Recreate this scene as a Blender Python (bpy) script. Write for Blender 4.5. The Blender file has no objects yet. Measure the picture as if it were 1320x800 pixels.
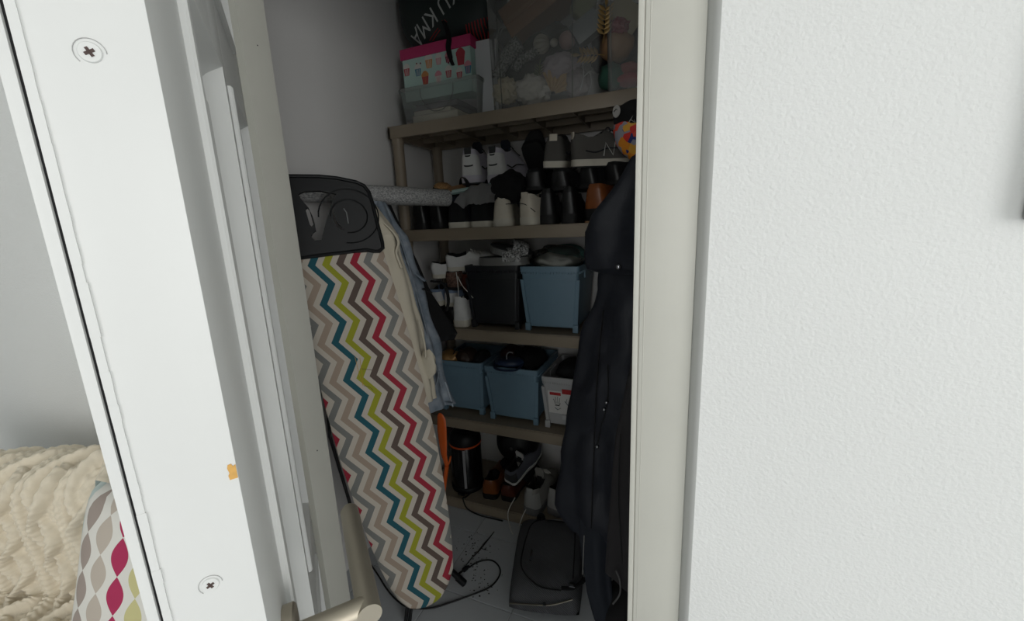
import bpy, bmesh, math, random
from mathutils import Vector, Matrix, noise
from mathutils.geometry import tessellate_polygon
random.seed(7)
SC = bpy.context.scene
COL = SC.collection
PI = math.pi

# ------------------------------------------------------------------ camera
FPX, PITCH, ROLL, YAW = 533.5, math.radians(11.8), math.radians(-2.46), math.radians(23.12)
CAM = Vector((0, 0, 1.35))
_fw = Vector((-math.sin(YAW), math.cos(YAW), 0)); _ri = Vector((math.cos(YAW), math.sin(YAW), 0)); _up = Vector((0, 0, 1))
C_F = _fw*math.cos(PITCH) - _up*math.sin(PITCH)
_u2 = _up*math.cos(PITCH) + _fw*math.sin(PITCH)
C_R = _ri*math.cos(ROLL) + _u2*math.sin(ROLL)
C_U = _u2*math.cos(ROLL) - _ri*math.sin(ROLL)
cd = bpy.data.cameras.new('camera'); cam = bpy.data.objects.new('camera', cd); COL.objects.link(cam)
cam.matrix_world = Matrix(((C_R.x, C_U.x, -C_F.x, CAM.x), (C_R.y, C_U.y, -C_F.y, CAM.y), (C_R.z, C_U.z, -C_F.z, CAM.z), (0, 0, 0, 1)))
cd.sensor_fit = 'HORIZONTAL'; cd.sensor_width = 36; cd.lens = 36*FPX/1320; cd.clip_start = .02
SC.camera = cam

# ------------------------------------------------------------------ light
w = bpy.data.worlds.new('sky'); SC.world = w; w.use_nodes = True
w.node_tree.nodes['Background'].inputs[0].default_value = (.92, .96, 1, 1)
w.node_tree.nodes['Background'].inputs[1].default_value = 1.0
for nm, e, loc, rot, sx, sy in (('window_daylight', 74, (2.27, -1.62, 1.45), (90, 0, 90), 2.0, 1.5), ('back_window_daylight', 52, (.15, -3.37, 1.5), (90, 0, 0), 1.5, 1.4)):
    ld = bpy.data.lights.new(nm, 'AREA'); ld.shape = 'RECTANGLE'; ld.size = sx; ld.size_y = sy; ld.energy = e; ld.color = (1, .995, .98)
    lo = bpy.data.objects.new(nm, ld); COL.objects.link(lo); lo.location = loc; lo.rotation_euler = [math.radians(a) for a in rot]
SC.view_settings.view_transform = 'Standard'; SC.view_settings.look = 'None'
SC.view_settings.exposure = -0.78; SC.view_settings.gamma = 1; SC.view_settings.use_curve_mapping = False
SC.cycles.max_bounces = 10; SC.cycles.diffuse_bounces = 6; SC.cycles.transparent_max_bounces = 16
SC.cycles.use_denoising = True
SC.cycles.sample_clamp_indirect = 4

# ------------------------------------------------------------------ measuring help: a pixel of the photograph taken to a known plane
def ray(x, y): return C_F*FPX + C_R*(x-660) - C_U*(y-400)
def onY(x, y, Y): d = ray(x, y); return CAM + d*((Y-CAM.y)/d.y)
def onZ(x, y, Z): d = ray(x, y); return CAM + d*((Z-CAM.z)/d.z)
def onP(x, y, p, n): d = ray(x, y); return CAM + d*((p-CAM).dot(n)/d.dot(n))

# ------------------------------------------------------------------ materials
def lin(c):
    return tuple(((v/255)/12.92 if v/255 <= .04045 else ((v/255+.055)/1.055)**2.4) for v in c) + (1,)
MATS = {}
def mat(name, c, rough=.6, metal=0, var=.0, vscale=20, bump=0, bscale=200, bdist=.002, alpha=1, coat=0, spec=.5, sheen=0, c2=None):
    if name in MATS: return MATS[name]
    m = bpy.data.materials.new(name); m.use_nodes = True; nt = m.node_tree; b = nt.nodes['Principled BSDF']
    b.inputs['Base Color'].default_value = lin(c); b.inputs['Roughness'].default_value = rough; b.inputs['Metallic'].default_value = metal
    b.inputs['Specular IOR Level'].default_value = spec; b.inputs['Coat Weight'].default_value = coat; b.inputs['Sheen Weight'].default_value = sheen
    b.inputs['Alpha'].default_value = alpha
    tc = nt.nodes.new('ShaderNodeTexCoord')
    if var or c2:
        n = nt.nodes.new('ShaderNodeTexNoise'); n.inputs['Scale'].default_value = vscale; n.inputs['Detail'].default_value = 4
        nt.links.new(tc.outputs['Object'], n.inputs['Vector'])
        r = nt.nodes.new('ShaderNodeValToRGB'); r.color_ramp.elements[0].position = .3; r.color_ramp.elements[1].position = .7
        l = lin(c); l2 = lin(c2) if c2 else tuple(min(1, v*(1+var)) for v in l[:3])+(1,)
        r.color_ramp.elements[0].color = l if c2 else tuple(v*(1-var) for v in l[:3])+(1,); r.color_ramp.elements[1].color = l2
        nt.links.new(n.outputs['Fac'], r.inputs['Fac']); nt.links.new(r.outputs['Color'], b.inputs['Base Color'])
    if bump:
        n = nt.nodes.new('ShaderNodeTexNoise'); n.inputs['Scale'].default_value = bscale; n.inputs['Detail'].default_value = 3
        nt.links.new(tc.outputs['Object'], n.inputs['Vector'])
        bp = nt.nodes.new('ShaderNodeBump'); bp.inputs['Strength'].default_value = bump; bp.inputs['Distance'].default_value = bdist
        nt.links.new(n.outputs['Fac'], bp.inputs['Height']); nt.links.new(bp.outputs['Normal'], b.inputs['Normal'])
    MATS[name] = m; return m
def clear_plastic(name, tint=(225, 228, 226), haze=.16, gloss=.1):
    if name in MATS: return MATS[name]
    m = bpy.data.materials.new(name); m.use_nodes = True; nt = m.node_tree
    for n in list(nt.nodes): nt.nodes.remove(n)
    o = nt.nodes.new('ShaderNodeOutputMaterial'); tr = nt.nodes.new('ShaderNodeBsdfTransparent'); tr.inputs[0].default_value = lin((240, 241, 240))
    df = nt.nodes.new('ShaderNodeBsdfDiffuse'); df.inputs[0].default_value = lin(tint)
    gl = nt.nodes.new('ShaderNodeBsdfGlossy'); gl.inputs['Roughness'].default_value = .12
    m1 = nt.nodes.new('ShaderNodeMixShader'); m1.inputs[0].default_value = haze
    m2 = nt.nodes.new('ShaderNodeMixShader'); fr = nt.nodes.new('ShaderNodeFresnel'); fr.inputs[0].default_value = 1.45
    nt.links.new(tr.outputs[0], m1.inputs[1]); nt.links.new(df.outputs[0], m1.inputs[2])
    nt.links.new(fr.outputs[0], m2.inputs[0]); nt.links.new(m1.outputs[0], m2.inputs[1]); nt.links.new(gl.outputs[0], m2.inputs[2])
    nt.links.new(m2.outputs[0], o.inputs[0]); MATS[name] = m; return m

# ------------------------------------------------------------------ mesh help
def tag(o, label=None, cat=None, group=None, kind=None):
    if label: o['label'] = label
    if cat: o['category'] = cat
    if group: o['group'] = group
    if kind: o['kind'] = kind
    return o
def thing(name, label, cat, loc=(0, 0, 0), rot=(0, 0, 0), group=None, kind=None):
    o = bpy.data.objects.new(name, None); COL.objects.link(o); o.location = loc; o.rotation_euler = rot
    o.empty_display_size = .05
    return tag(o, label, cat, group, kind)
def mesh(bm, name, smooth=None):
    bmesh.ops.recalc_face_normals(bm, faces=bm.faces)
    me = bpy.data.meshes.new(name); bm.to_mesh(me); bm.free()
    if smooth is not None:
        me.polygons.foreach_set('use_smooth', [True]*len(me.polygons))
        me.set_sharp_from_angle(angle=math.radians(smooth))
    return me
def obj(name, bm, m, parent=None, smooth=None, loc=None, rot=None):
    me = mesh(bm, name, smooth) if isinstance(bm, bmesh.types.BMesh) else bm
    o = bpy.data.objects.new(name, me); COL.objects.link(o)
    if m and not me.materials: me.materials.append(m)
    if parent: o.parent = parent
    if loc: o.location = loc
    if rot: o.rotation_euler = rot
    return o
def copy_tree(o, parent=None):
    c = o.copy(); COL.objects.link(c); c.parent = parent
    for ch in list(o.children): copy_tree(ch, c)
    return c
def B(): return bmesh.new()
def box(x0, x1, y0, y1, z0, z1, bev=0, bm=None, seg=2):
    b = bmesh.new()
    vs = [b.verts.new((x, y, z)) for x in (x0, x1) for y in (y0, y1) for z in (z0, z1)]
    for f in ((0, 1, 3, 2), (4, 6, 7, 5), (0, 4, 5, 1), (2, 3, 7, 6), (0, 2, 6, 4), (1, 5, 7, 3)): b.faces.new([vs[i] for i in f])
    if bev: bmesh.ops.bevel(b, geom=list(b.edges), offset=bev, segments=seg, affect='EDGES', profile=.6)
    if bm is None: return b
    return join(bm, b)
def join(bm, b2, M=None):
    if M is not None: bmesh.ops.transform(b2, matrix=M, verts=b2.verts)
    vm = {v: bm.verts.new(v.co) for v in b2.verts}
    for f in b2.faces:
        try: bm.faces.new([vm[v] for v in f.verts])
        except ValueError: pass
    b2.free(); return bm
def loft(rings, caps=(True, True), closed=True, bm=None):
    bm = bm or bmesh.new(); R = [[bm.verts.new(p) for p in r] for r in rings]; n = len(R[0])
    for a, b in zip(R, R[1:]):
        for i in range(n if closed else n-1):
            j = (i+1) % n
            try: bm.faces.new((a[i], a[j], b[j], b[i]))
            except ValueError: pass
    if closed:
        if caps[0]: bm.faces.new(R[0])
        if caps[1]: bm.faces.new(R[-1])
    return bm
def frames(path):
    P = [Vector(p) for p in path]; out = []; prev = None
    for i, p in enumerate(P):
        t = (P[min(i+1, len(P)-1)] - P[max(i-1, 0)]).normalized()
        if prev is None:
            a = Vector((0, 0, 1)) if abs(t.z) < .9 else Vector((1, 0, 0)); u = t.cross(a).normalized()
        else: u = (prev - t*prev.dot(t)).normalized()
        prev = u; out.append((p, t, u, t.cross(u)))
    return out
def smooth_path(pts, n=6):
    P = [Vector(p) for p in pts]; out = []
    for i in range(len(P)-1):
        p0, p1, p2, p3 = P[max(i-1, 0)], P[i], P[i+1], P[min(i+2, len(P)-1)]
        for k in range(n):
            t = k/n
            out.append(.5*((2*p1)+(p2-p0)*t+(2*p0-5*p1+4*p2-p3)*t*t+(3*p1-p0-3*p2+p3)*t**3))
    out.append(P[-1]); return out
def tube(path, r, n=8, bm=None, flat=1.0):
    fr = frames(path); rr = r if isinstance(r, (list, tuple)) else [r]*len(fr)
    return loft([[p + u*(q*math.cos(2*PI*k/n)) + v*(q*flat*math.sin(2*PI*k/n)) for k in range(n)] for (p, t, u, v), q in zip(fr, rr)], bm=bm)
def lathe(prof, n=20, bm=None, M=None):
    b = loft([[Vector((r*math.cos(2*PI*k/n), r*math.sin(2*PI*k/n), z)) for k in range(n)] for r, z in prof])
    return join(bm or bmesh.new(), b, M)
def plate(polys, th, to3d):
    """flat plate with holes; polys in 2D, first is the outline; th thickness along the third local axis"""
    tri = tessellate_polygon([[Vector((x, y, 0)) for x, y in p] for p in polys])
    flat = [q for p in polys for q in p]; bm = bmesh.new()
    lo = [bm.verts.new(to3d(x, y, 0)) for x, y in flat]; hi = [bm.verts.new(to3d(x, y, th)) for x, y in flat]
    for a, b, c in tri:
        for L in (lo, hi):
            try: bm.faces.new((L[a], L[b], L[c]))
            except ValueError: pass
    k = 0
    for p in polys:
        for i in range(len(p)):
            a, b = k+i, k+(i+1) % len(p)
            try: bm.faces.new((lo[a], lo[b], hi[b], hi[a]))
            except ValueError: pass
        k += len(p)
    return bm
def rrect(x0, x1, y0, y1, r, n=4):
    out = []
    for cx, cy, a0 in ((x1-r, y1-r, 0), (x0+r, y1-r, 90), (x0+r, y0+r, 180), (x1-r, y0+r, 270)):
        for k in range(n+1):
            a = math.radians(a0+90*k/n); out.append((cx+r*math.cos(a), cy+r*math.sin(a)))
    return out
def lump(sx, sy, sz, amp=.2, fr=2.0, sub=3, seed=0, flatten=0):
    bm = bmesh.new(); bmesh.ops.create_icosphere(bm, subdivisions=sub, radius=1)
    for v in bm.verts:
        d = 1 + amp*noise.noise(v.co*fr + Vector((seed*7.3, seed*3.1, 0))) + amp*.5*noise.noise(v.co*fr*2.3 + Vector((seed, 5, 2)))
        v.co = Vector((v.co.x*sx*d, v.co.y*sy*d, max(v.co.z, -1+flatten)*sz*d))
    return bm
def text_mesh(s, size, depth=.0006):
    cu = bpy.data.curves.new('lettering', 'FONT'); cu.body = s; cu.size = size; cu.extrude = depth; cu.align_x = 'CENTER'; cu.align_y = 'CENTER'
    o = bpy.data.objects.new('lettering', cu); COL.objects.link(o)
    dg = bpy.context.evaluated_depsgraph_get(); me = bpy.data.meshes.new_from_object(o.evaluated_get(dg))
    bpy.data.objects.remove(o); return me

# ------------------------------------------------------------------ setting
M_wall = mat('plaster_white', (226, 227, 225), .75, var=.015, vscale=3, bump=.42, bscale=210, bdist=.003)
M_closet = mat('closet_paint', (216, 215, 213), .8, var=.03, vscale=2, bump=.15, bscale=120)
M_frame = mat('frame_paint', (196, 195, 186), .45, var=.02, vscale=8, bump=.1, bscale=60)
M_door = mat('door_gloss_paint', (213, 214, 212), .42, var=.025, vscale=5, bump=.12, bscale=40)
M_dark = mat('dark_gap', (24, 24, 26), .9)
def struct(name, bm, m, **k): return tag(obj(name, bm, m, **k), kind='structure')
YW, YI = .585, .648           # room face and closet face of the doorway wall
XL, XR = -.765, -.068         # clear opening
b = box(.0245, 2.3, YW, YI, 0, 2.5); box(-3.3, -.83, YW, YI, 0, 2.5, bm=b); box(-.83, .0245, YW, YI, 2.1, 2.5, bm=b)
struct('wall_front', b, M_wall)
struct('wall_left', box(-3.36, -3.3, -3.4, YI, 0, 2.5), M_wall)
b = box(2.3, 2.36, -3.4, -2.62, 0, 2.5); box(2.3, 2.36, -.62, YI, 0, 2.5, bm=b); box(2.3, 2.36, -2.62, -.62, 0, .7, bm=b); box(2.3, 2.36, -2.62, -.62, 2.2, 2.5, bm=b)
struct('wall_right', b, M_wall)
b = box(-3.36, -.6, -3.46, -3.4, 0, 2.5); box(.9, 2.36, -3.46, -3.4, 0, 2.5, bm=b); box(-.6, .9, -3.46, -3.4, 0, .8, bm=b); box(-.6, .9, -3.46, -3.4, 2.2, 2.5, bm=b)
struct('wall_back', b, M_wall)
struct('ceiling', box(-3.36, 2.36, -3.46, 2.0, 2.5, 2.56), M_wall)
CX0, CX1, CYB = -1.222, .30, 1.905
struct('wall_closet_left', box(CX0-.06, CX0, YI, CYB+.06, 0, 2.5), M_closet)
struct('wall_closet_back', box(CX0, CX1, CYB, CYB+.06, 0, 2.5), M_closet)
struct('wall_closet_right', box(CX1, CX1+.06, YI, CYB+.06, 0, 2.5), M_closet)
# floor of square tiles with recessed joints
fl = struct('floor', box(-3.36, 2.36, -3.46, CYB+.06, -.06, -.004), mat('grout', (150, 151, 152), .9))
T = .305; M_tile = mat('floor_tile', (186, 190, 193), .38, var=.03, vscale=6, bump=.04, bscale=30)
tme = mesh(box(0, T-.003, 0, T-.003, -.01, 0, .0012, seg=1), 'tile'); tme.materials.append(M_tile)
x0 = -.828-T*2
for i in range(5):
    for j in range(5):
        X, Y = x0+T*i, 1.408+T*(j-3)
        if X < CX0-.03 or Y > CYB or Y < YW-.32: pass
        o = obj('tile', tme, None, fl); o.location = (X+.0015, Y+.0015, 0)
obj('room_tiles', box(-3.3, 2.3, -3.4, 1.408-T*3, -.01, 0), M_tile, fl)

# right frame: flat architrave, stop bead with a crack beside it, moulded edge running to the plaster
fr = thing('trim_1', None, None, kind='structure')
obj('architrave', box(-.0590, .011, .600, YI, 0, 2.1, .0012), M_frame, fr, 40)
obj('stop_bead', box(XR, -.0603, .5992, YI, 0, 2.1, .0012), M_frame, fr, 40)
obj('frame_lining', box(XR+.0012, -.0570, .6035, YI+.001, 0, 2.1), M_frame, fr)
b = loft([[(.011, .6005, z), (.014, .5955, z), (.0175, .590, z), (.0205, .5862, z), (.0252, .5848, z), (.0252, .61, z), (.011, .61, z)] for z in (0, 2.1)])
obj('edge_moulding', b, mat('frame_edge_shade', (192, 193, 190), .5), fr, 60)  # shade-side copy of the frame paint, the shade put into its greyer colour
b = loft([[(-.0535, .5998, z), (-.0528, .5994, z), (-.0521, .5998, z)] for z in (0, 2.1)])
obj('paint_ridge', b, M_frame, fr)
fr2 = thing('trim_2', None, None, kind='structure')
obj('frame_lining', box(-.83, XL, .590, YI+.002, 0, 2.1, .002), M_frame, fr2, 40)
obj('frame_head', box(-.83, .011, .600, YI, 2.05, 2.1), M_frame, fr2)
obj('nail_hole', lathe([(.0012, 0), (.0012, .0004)], 8, M=Matrix.Translation((XL+.0002, .622, 1.70)) @ Matrix.Rotation(PI/2, 4, 'Y')), M_dark, fr2)
obj('nail_hole', lathe([(.0016, 0), (.0016, .0004)], 8, M=Matrix.Translation((XL+.0002, .618, .86)) @ Matrix.Rotation(PI/2, 4, 'Y')), M_dark, fr2)

# the open door: local x from the free edge to the hinge, y from the closet face outwards
dr = thing('door_1', None, None, (-.251, .145, 0), (0, 0, math.radians(140)), kind='structure')
DW, DT = .668, .0503
for s0, s1 in ((0, .10), (.29, .378), (.568, DW)): obj('stile', box(s0, s1, 0, DT, .01, 2.04, .0012), M_door, dr, 40)
RZ = ((.01, .17), (.70, .815), (1.535, 1.635), (1.93, 2.04))
for z0, z1 in RZ:
    for s0, s1 in ((.10, .29), (.378, .568)): obj('rail', box(s0, s1, 0, DT, z0, z1), M_door, dr)
def panel_rings(s0, s1, z0, z1, prof):
    return loft([[(s0+o, y, z0+o), (s1-o, y, z0+o), (s1-o, y, z1-o), (s0+o, y, z1-o)] for o, y in prof], caps=(False, False))
for s0, s1 in ((.10, .29), (.378, .568)):
    for (a, z0), (z1, c) in zip(RZ, RZ[1:]):
        p = obj('door_panel', box(s0, s1, .024, DT, z0, z1), M_door, dr)
        obj('raised_field', panel_rings(s0, s1, z0, z1, ((.026, .024), (.028, .0135), (.045, .0125), (.058, .007), (.06, .007), (.0949, .007))), M_door, p, 25)
        obj('moulding', panel_rings(s0, s1, z0, z1, ((0, .01), (.0002, -.0035), (.002, -.0055), (.009, -.0058), (.012, -.002), (.017, .0045), (.022, .0095), (.026, .012), (.028, .0145))), M_door, p, 35)
obj('facing_board', box(-.0004, DW, .0522, .0578, .01, 2.04, .0008), M_door, dr, 40)
obj('edge_gap', box(.0015, DW, .0498, .0525, .012, 2.038), M_dark, dr)
b = B(); random.seed(3)
for k in range(70):
    z = .95+k*.0095; t = random.uniform(-.0003, .0003)
    box(-.0010+t*.5, .0005, .0462+t, .0503, z, z+.0095, bm=b)
obj('edge_lipping', b, M_door, dr)
for z in (1.4386, 1.137):
    s = obj('screw', lathe([(.0001, .0006), (.0043, .0006), (.0047, .0001), (.0047, -.001)], 20, M=Matrix.Translation((-.0002, .0250, z)) @ Matrix.Rotation(-PI/2, 4, 'Y')), M_door, dr, 30)
    b = box(-.0022, .0022, -.0007, .0007, .0005, .0008); box(-.0007, .0007, -.0022, .0022, .0005, .0008, bm=b)
    bmesh.ops.transform(b, matrix=Matrix.Translation((-.0003, .0250, z)) @ Matrix.Rotation(-PI/2, 4, 'Y') @ Matrix.Rotation(.5, 4, 'Z'), verts=b.verts)
    obj('cross_slot', b, mat('screw_slot', (74, 58, 54), .7), s)
    ringp = [(-.0002, .0250+.0062*math.cos(a*PI/12), z+.0062*math.sin(a*PI/12)) for a in range(-3, 13)]
    obj('cracked_paint_ring', tube(ringp, .00022, 5), mat('cracked_paint', (172, 172, 171), .8), s)
poly = [(.0004, 1.2035), (.0046, 1.2032), (.0050, 1.2062), (.0042, 1.2078), (.0049, 1.2110), (.0044, 1.2132), (.0026, 1.2136), (.0018, 1.2118), (.0004, 1.2126)]
obj('bare_wood_chip', plate([poly], .0003, lambda y, z, t: (-.0002-t+.0001, y, z)), mat('bare_wood', (206, 160, 88), .8, var=.1, vscale=200), dr)
M_steel = mat('brushed_steel', (182, 174, 158), .48, metal=.85, bump=.04, bscale=400)
hd = obj('lever_handle', tube([(.055, .001, 1.02), (.055, -.0655, 1.02)], .0102, 20), M_steel, dr, 40)
obj('rosette', lathe([(.0001, 0), (.0265, 0), (.0265, .008), (.025, .0095), (.0001, .0095)], 32, M=Matrix.Translation((.055, 0, 1.02)) @ Matrix.Rotation(PI/2, 4, 'X')), M_steel, hd, 40)
obj('lever', tube([(.0448, -.0655, 1.02), (.19, -.0655, 1.02), (.2, -.0655, 1.02), (.2035, -.0655, 1.02)], [.0104, .0104, .0102, .0085], 24), M_steel, hd, 50)

# box fixed to the room wall at the edge of the picture
q = onY(1314.5, 284, YW)
cb = thing('wall_cabinet', 'grey metal box fixed to the white wall at the picture edge', 'wall box', (q.x, YW, q.z))
obj('body', box(0, .34, -.020, -.0005, 0, .42, .004), mat('box_grey', (150, 150, 146), .5), cb, 40)
obj('front_cover', box(.006, .334, -.0235, -.020, .006, .414, .002), mat('cover_grey', (120, 119, 113), .45), cb, 40)

# ------------------------------------------------------------------ shelving unit
SX0, SX1, SY0, SY1 = -1.182, .045, 1.52, 1.878
SZ = (1.770, 1.342, .912, .482, .055)
M_shelf = mat('taupe_plastic', (139, 127, 110), .5, var=.05, vscale=14, bump=.05, bscale=90)
sh = thing('shelving_unit', 'tall taupe plastic shelving unit with five shelves at the back of the closet', 'shelf', (-.57, 1.7, 0))
def sobj(n, b, **k):
    bmesh.ops.translate(b, vec=(.57, -1.7, 0), verts=b.verts); return obj(n, b, M_shelf, sh, 40, **k)
for i, z in enumerate(SZ):
    b = box(SX0, SX1, SY0, SY0+.012, z-.049, z-.004, .002)
    box(SX0, SX1, SY0+.004, SY0+.016, z-.008, z, .002, bm=b)
    box(SX0, SX1, SY1-.012, SY1, z-.049, z, .002, bm=b); box(SX0, SX0+.012, SY0, SY1, z-.049, z, .002, bm=b); box(SX1-.012, SX1, SY0, SY1, z-.049, z, .002, bm=b)
    box(SX0+.004, SX1-.004, SY0+.006, SY1-.004, z-.012, z-.002, bm=b)
    s = sobj('shelf_board', b)
    if i < 2:
        for k in range(7):
            x = SX0+.12+k*.165; r = obj('rib', box(x+.57, x+.004+.57, SY0+.012-1.7, SY1-.012-1.7, z-.038, z-.012), M_shelf, s)
        for k in range(1, 3):
            y = SY0+.12*k; obj('rib', box(SX0+.012+.57, SX1-.012+.57, y-1.7, y+.004-1.7, z-.034, z-.012), M_shelf, s)
for z1, z0 in zip(SZ, SZ[1:]):
    for X in (SX0+.027, SX1-.027):
        for Y in (SY0+.027, SY1-.027):
            sobj('post', lathe([(.020, z0-.001), (.0235, z0+.02), (.0235, z1-.075), (.0255, z1-.07), (.0255, z1-.045), (.024, z1-.04)], 18, M=Matrix.Translation((X, Y, 0))))

# ------------------------------------------------------------------ ironing board standing on its nose
TH, TL = math.radians(45), math.radians(-9)
BN = Vector((-math.sin(TH)*math.cos(TL), math.cos(TH)*math.cos(TL), math.sin(TL)))
BP = onZ(551, 781, .12)
BA = Vector((math.cos(TH), math.sin(TH), 0)); BB = BN.cross(BA); BB = BB if BB.z > 0 else -BB
def brd(a, c, t=0): return BP + BA*a + BB*c + BN*t       # t>0 is behind the board
def bab(px, py): P = onP(px, py, BP, BN)-BP; return (P.dot(BA), P.dot(BB))
bt = thing('ironing_board', 'ironing board with multicoloured zigzag cover standing upright inside the closet door', 'ironing board', tuple(BP))
BI = Matrix.Translation(BP).inverted()
def bobj(n, b, m, parent=None, smooth=40):
    bmesh.ops.transform(b, matrix=BI, verts=b.verts); return obj(n, b, m, parent or bt, smooth)
axis = lambda c: -.004-.118*max(0, c-.1) - .008*max(0, c-.8)
prof = [(0, 0), (.006, .030), (.022, .060), (.05, .082), (.10, .103), (.18, .118), (.28, .130), (.4, .140), (.55, .149), (.72, .150), (.88, .146), (1.02, .139), (1.10, .134), (1.176, .129)]
R_ = [(axis(c)+h+ (0.0 if c else .01), c) for c, h in prof]; L_ = [(axis(c)-h, c) for c, h in prof[1:]]
outl = [tuple(v) for v in smooth_path([Vector((x, y, 0)) for x, y in (L_[::-1]+R_)], 4)]
outl = [(x, y) for x, y, z in outl]
cen = (axis(.6), .6)
def ring(scale_off, t):
    out = []
    for x, y in outl:
        c = axis(y); k = 1-scale_off/max(.03, abs(x-c)+.03) if True else 1
        dx = (x-c); L = math.hypot(dx, min(0, y-.12)*1.0) or 1
        out.append(brd(x-(dx/(abs(dx)+1e-6))*min(abs(dx), scale_off), y + (scale_off if y < .03 else 0), t))
    return out
# padded cover
def cover_mesh():
    bm = bmesh.new(); uvl = bm.loops.layers.uv.new('cover')
    rows = []; N = 60
    def width(c):
        pts = prof
        for (c0, h0), (c1, h1) in zip(pts, pts[1:]):
            if c0 <= c <= c1:
                t = (c-c0)/(c1-c0); return h0+(h1-h0)*t
        return pts[-1][1]
    cs = [0.0, .0015, .004, .008, .014, .022, .032, .045, .06, .08] + [.10+i*(1.176-.10)/40 for i in range(41)]
    for c in cs:
        h = max(width(c), .004); r = []
        for k in range(13):
            f = -1+2*k/12; f = math.copysign(abs(f)**.8, f)
            e = min(1, (1-abs(f))/.12) if abs(f) > .88 else 1
            t = -.010*math.sqrt(max(0, 1-(1-e)**2)) if e < 1 else -.010
            t *= min(1, c/.02+.15)
            r.append((axis(c)+h*f + (.008 if c < .03 else 0)*0, c, t))
        # underside
        r += [(axis(c)+h, c, .012), (axis(c)-h, c, .012)]
        rows.append(r)
    V = [[(bm.verts.new(brd(*q)), q) for q in r] for r in rows]
    for a, b in zip(V, V[1:]):
        n = len(a)
        for i in range(n):
            j = (i+1) % n
            q = (a[i], a[j], b[j], b[i]); f = bm.faces.new([v for v, _ in q])
            for l, (_, s) in zip(f.loops, q): l[uvl].uv = (s[0], s[1])
    for e in (V[0], V[-1]):
        f = bm.faces.new([v for v, _ in e])
        for l, (_, s) in zip(f.loops, e): l[uvl].uv = (s[0], s[1])
    return bm
def chevron():
    m = bpy.data.materials.new('zigzag_cotton'); m.use_nodes = True; nt = m.node_tree; b = nt.nodes['Principled BSDF']; b.inputs['Roughness'].default_value = .9
    N = nt.nodes.new; Lk = nt.links.new
    uv = N('ShaderNodeUVMap'); uv.uv_map = 'cover'; sx = N('ShaderNodeSeparateXYZ'); Lk(uv.outputs[0], sx.inputs[0])
    def mth(op, a, b=None):
        n = N('ShaderNodeMath'); n.operation = op
        for i, v in enumerate((a, b)):
            if v is None: continue
            if isinstance(v, (int, float)): n.inputs[i].default_value = v
            else: Lk(v, n.inputs[i])
        return n.outputs[0]
    a = mth('ADD', sx.outputs[0], mth('MULTIPLY', sx.outputs[1], .157))
    ph = mth('DIVIDE', mth('SUBTRACT', 5*.1175+1.147, sx.outputs[1]), .1175)
    tri = mth('MULTIPLY', mth('ABSOLUTE', mth('SUBTRACT', mth('FRACT', ph), .5)), 2.0)      # 1 at the left corners, 0 at the right
    off = mth('MULTIPLY', mth('SUBTRACT', 1.0, tri), .039)
    x = mth('DIVIDE', mth('ADD', mth('SUBTRACT', a, off), .0445+.0388*12), .0388)
    fx = mth('FRACT', x); band = mth('LESS_THAN', fx, .54)
    idx = mth('DIVIDE', mth('ADD', mth('FLOORED_MODULO', mth('FLOOR', x), 6.0), .5), 6.0)
    cr = N('ShaderNodeValToRGB'); cr.color_ramp.interpolation = 'CONSTANT'
    cols = [(28, 84, 96), (150, 152, 40), (92, 78, 71), (152, 38, 56), (120, 121, 118), (158, 142, 127)]
    e = cr.color_ramp.elements
    while len(e) < 6: e.new(.5)
    for i in range(6): e[i].position = i/6; e[i].color = lin(cols[i])
    Lk(idx, cr.inputs[0])
    mx = N('ShaderNodeMix'); mx.data_type = 'RGBA'; mx.inputs[6].default_value = lin((190, 182, 170)); Lk(band, mx.inputs[0]); Lk(cr.outputs[0], mx.inputs[7])
    w = N('ShaderNodeTexNoise'); w.inputs['Scale'].default_value = 700; Lk(uv.outputs[0], w.inputs['Vector'])
    mp = N('ShaderNodeMapRange'); mp.inputs[3].default_value = .86; mp.inputs[4].default_value = 1.12; Lk(w.outputs[0], mp.inputs[0])
    mu = N('ShaderNodeMix'); mu.data_type = 'RGBA'; mu.blend_type = 'MULTIPLY'; mu.inputs[0].default_value = 1; Lk(mx.outputs[2], mu.inputs[6]); Lk(mp.outputs[0], mu.inputs[7])
    Lk(mu.outputs[2], b.inputs['Base Color'])
    bp = N('ShaderNodeBump'); bp.inputs['Strength'].default_value = .2; bp.inputs['Distance'].default_value = .001; Lk(w.outputs[0], bp.inputs['Height']); Lk(bp.outputs[0], b.inputs['Normal'])
    return m
bobj('padded_cover', cover_mesh(), chevron(), smooth=50)
M_blk = mat('black_plastic', (13, 15, 17), .5, spec=.3, bump=.03, bscale=150)
M_blkm = mat('black_metal', (18, 18, 19), .4)
# iron rest: plate with cut-outs, raised rim
def cp(pts, o=(365, 220), s=6.4): return [bab(o[0]+x/s, o[1]+y/s) for x, y in pts]
rr_ = axis(1.2)
rest = cp([(690, 655), (745, 668), (790, 668), (822, 640), (816, 590), (770, 420), (735, 270), (705, 180), (665, 130), (600, 100), (440, 68), (300, 55), (190, 54), (40, 52)])
rest = rest + [(-.318, 1.395), (-.335, 1.37), (-.322, 1.28), (-.305, 1.20), (-.292, 1.168)] + cp([(400, 690)])
h1 = cp([(130, 200), (170, 180), (300, 172), (440, 200), (412, 235), (395, 300), (350, 440), (318, 575), (265, 578), (232, 548), (245, 520), (272, 500), (262, 440), (245, 380), (212, 310), (150, 240)])
h2 = cp([(404, 330), (415, 285), (425, 290), (422, 350), (440, 420), (508, 496), (485, 495), (440, 462), (410, 400)])
h3 = cp([(186, 325), (200, 312), (218, 330), (252, 450), (238, 464), (222, 450)])
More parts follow.
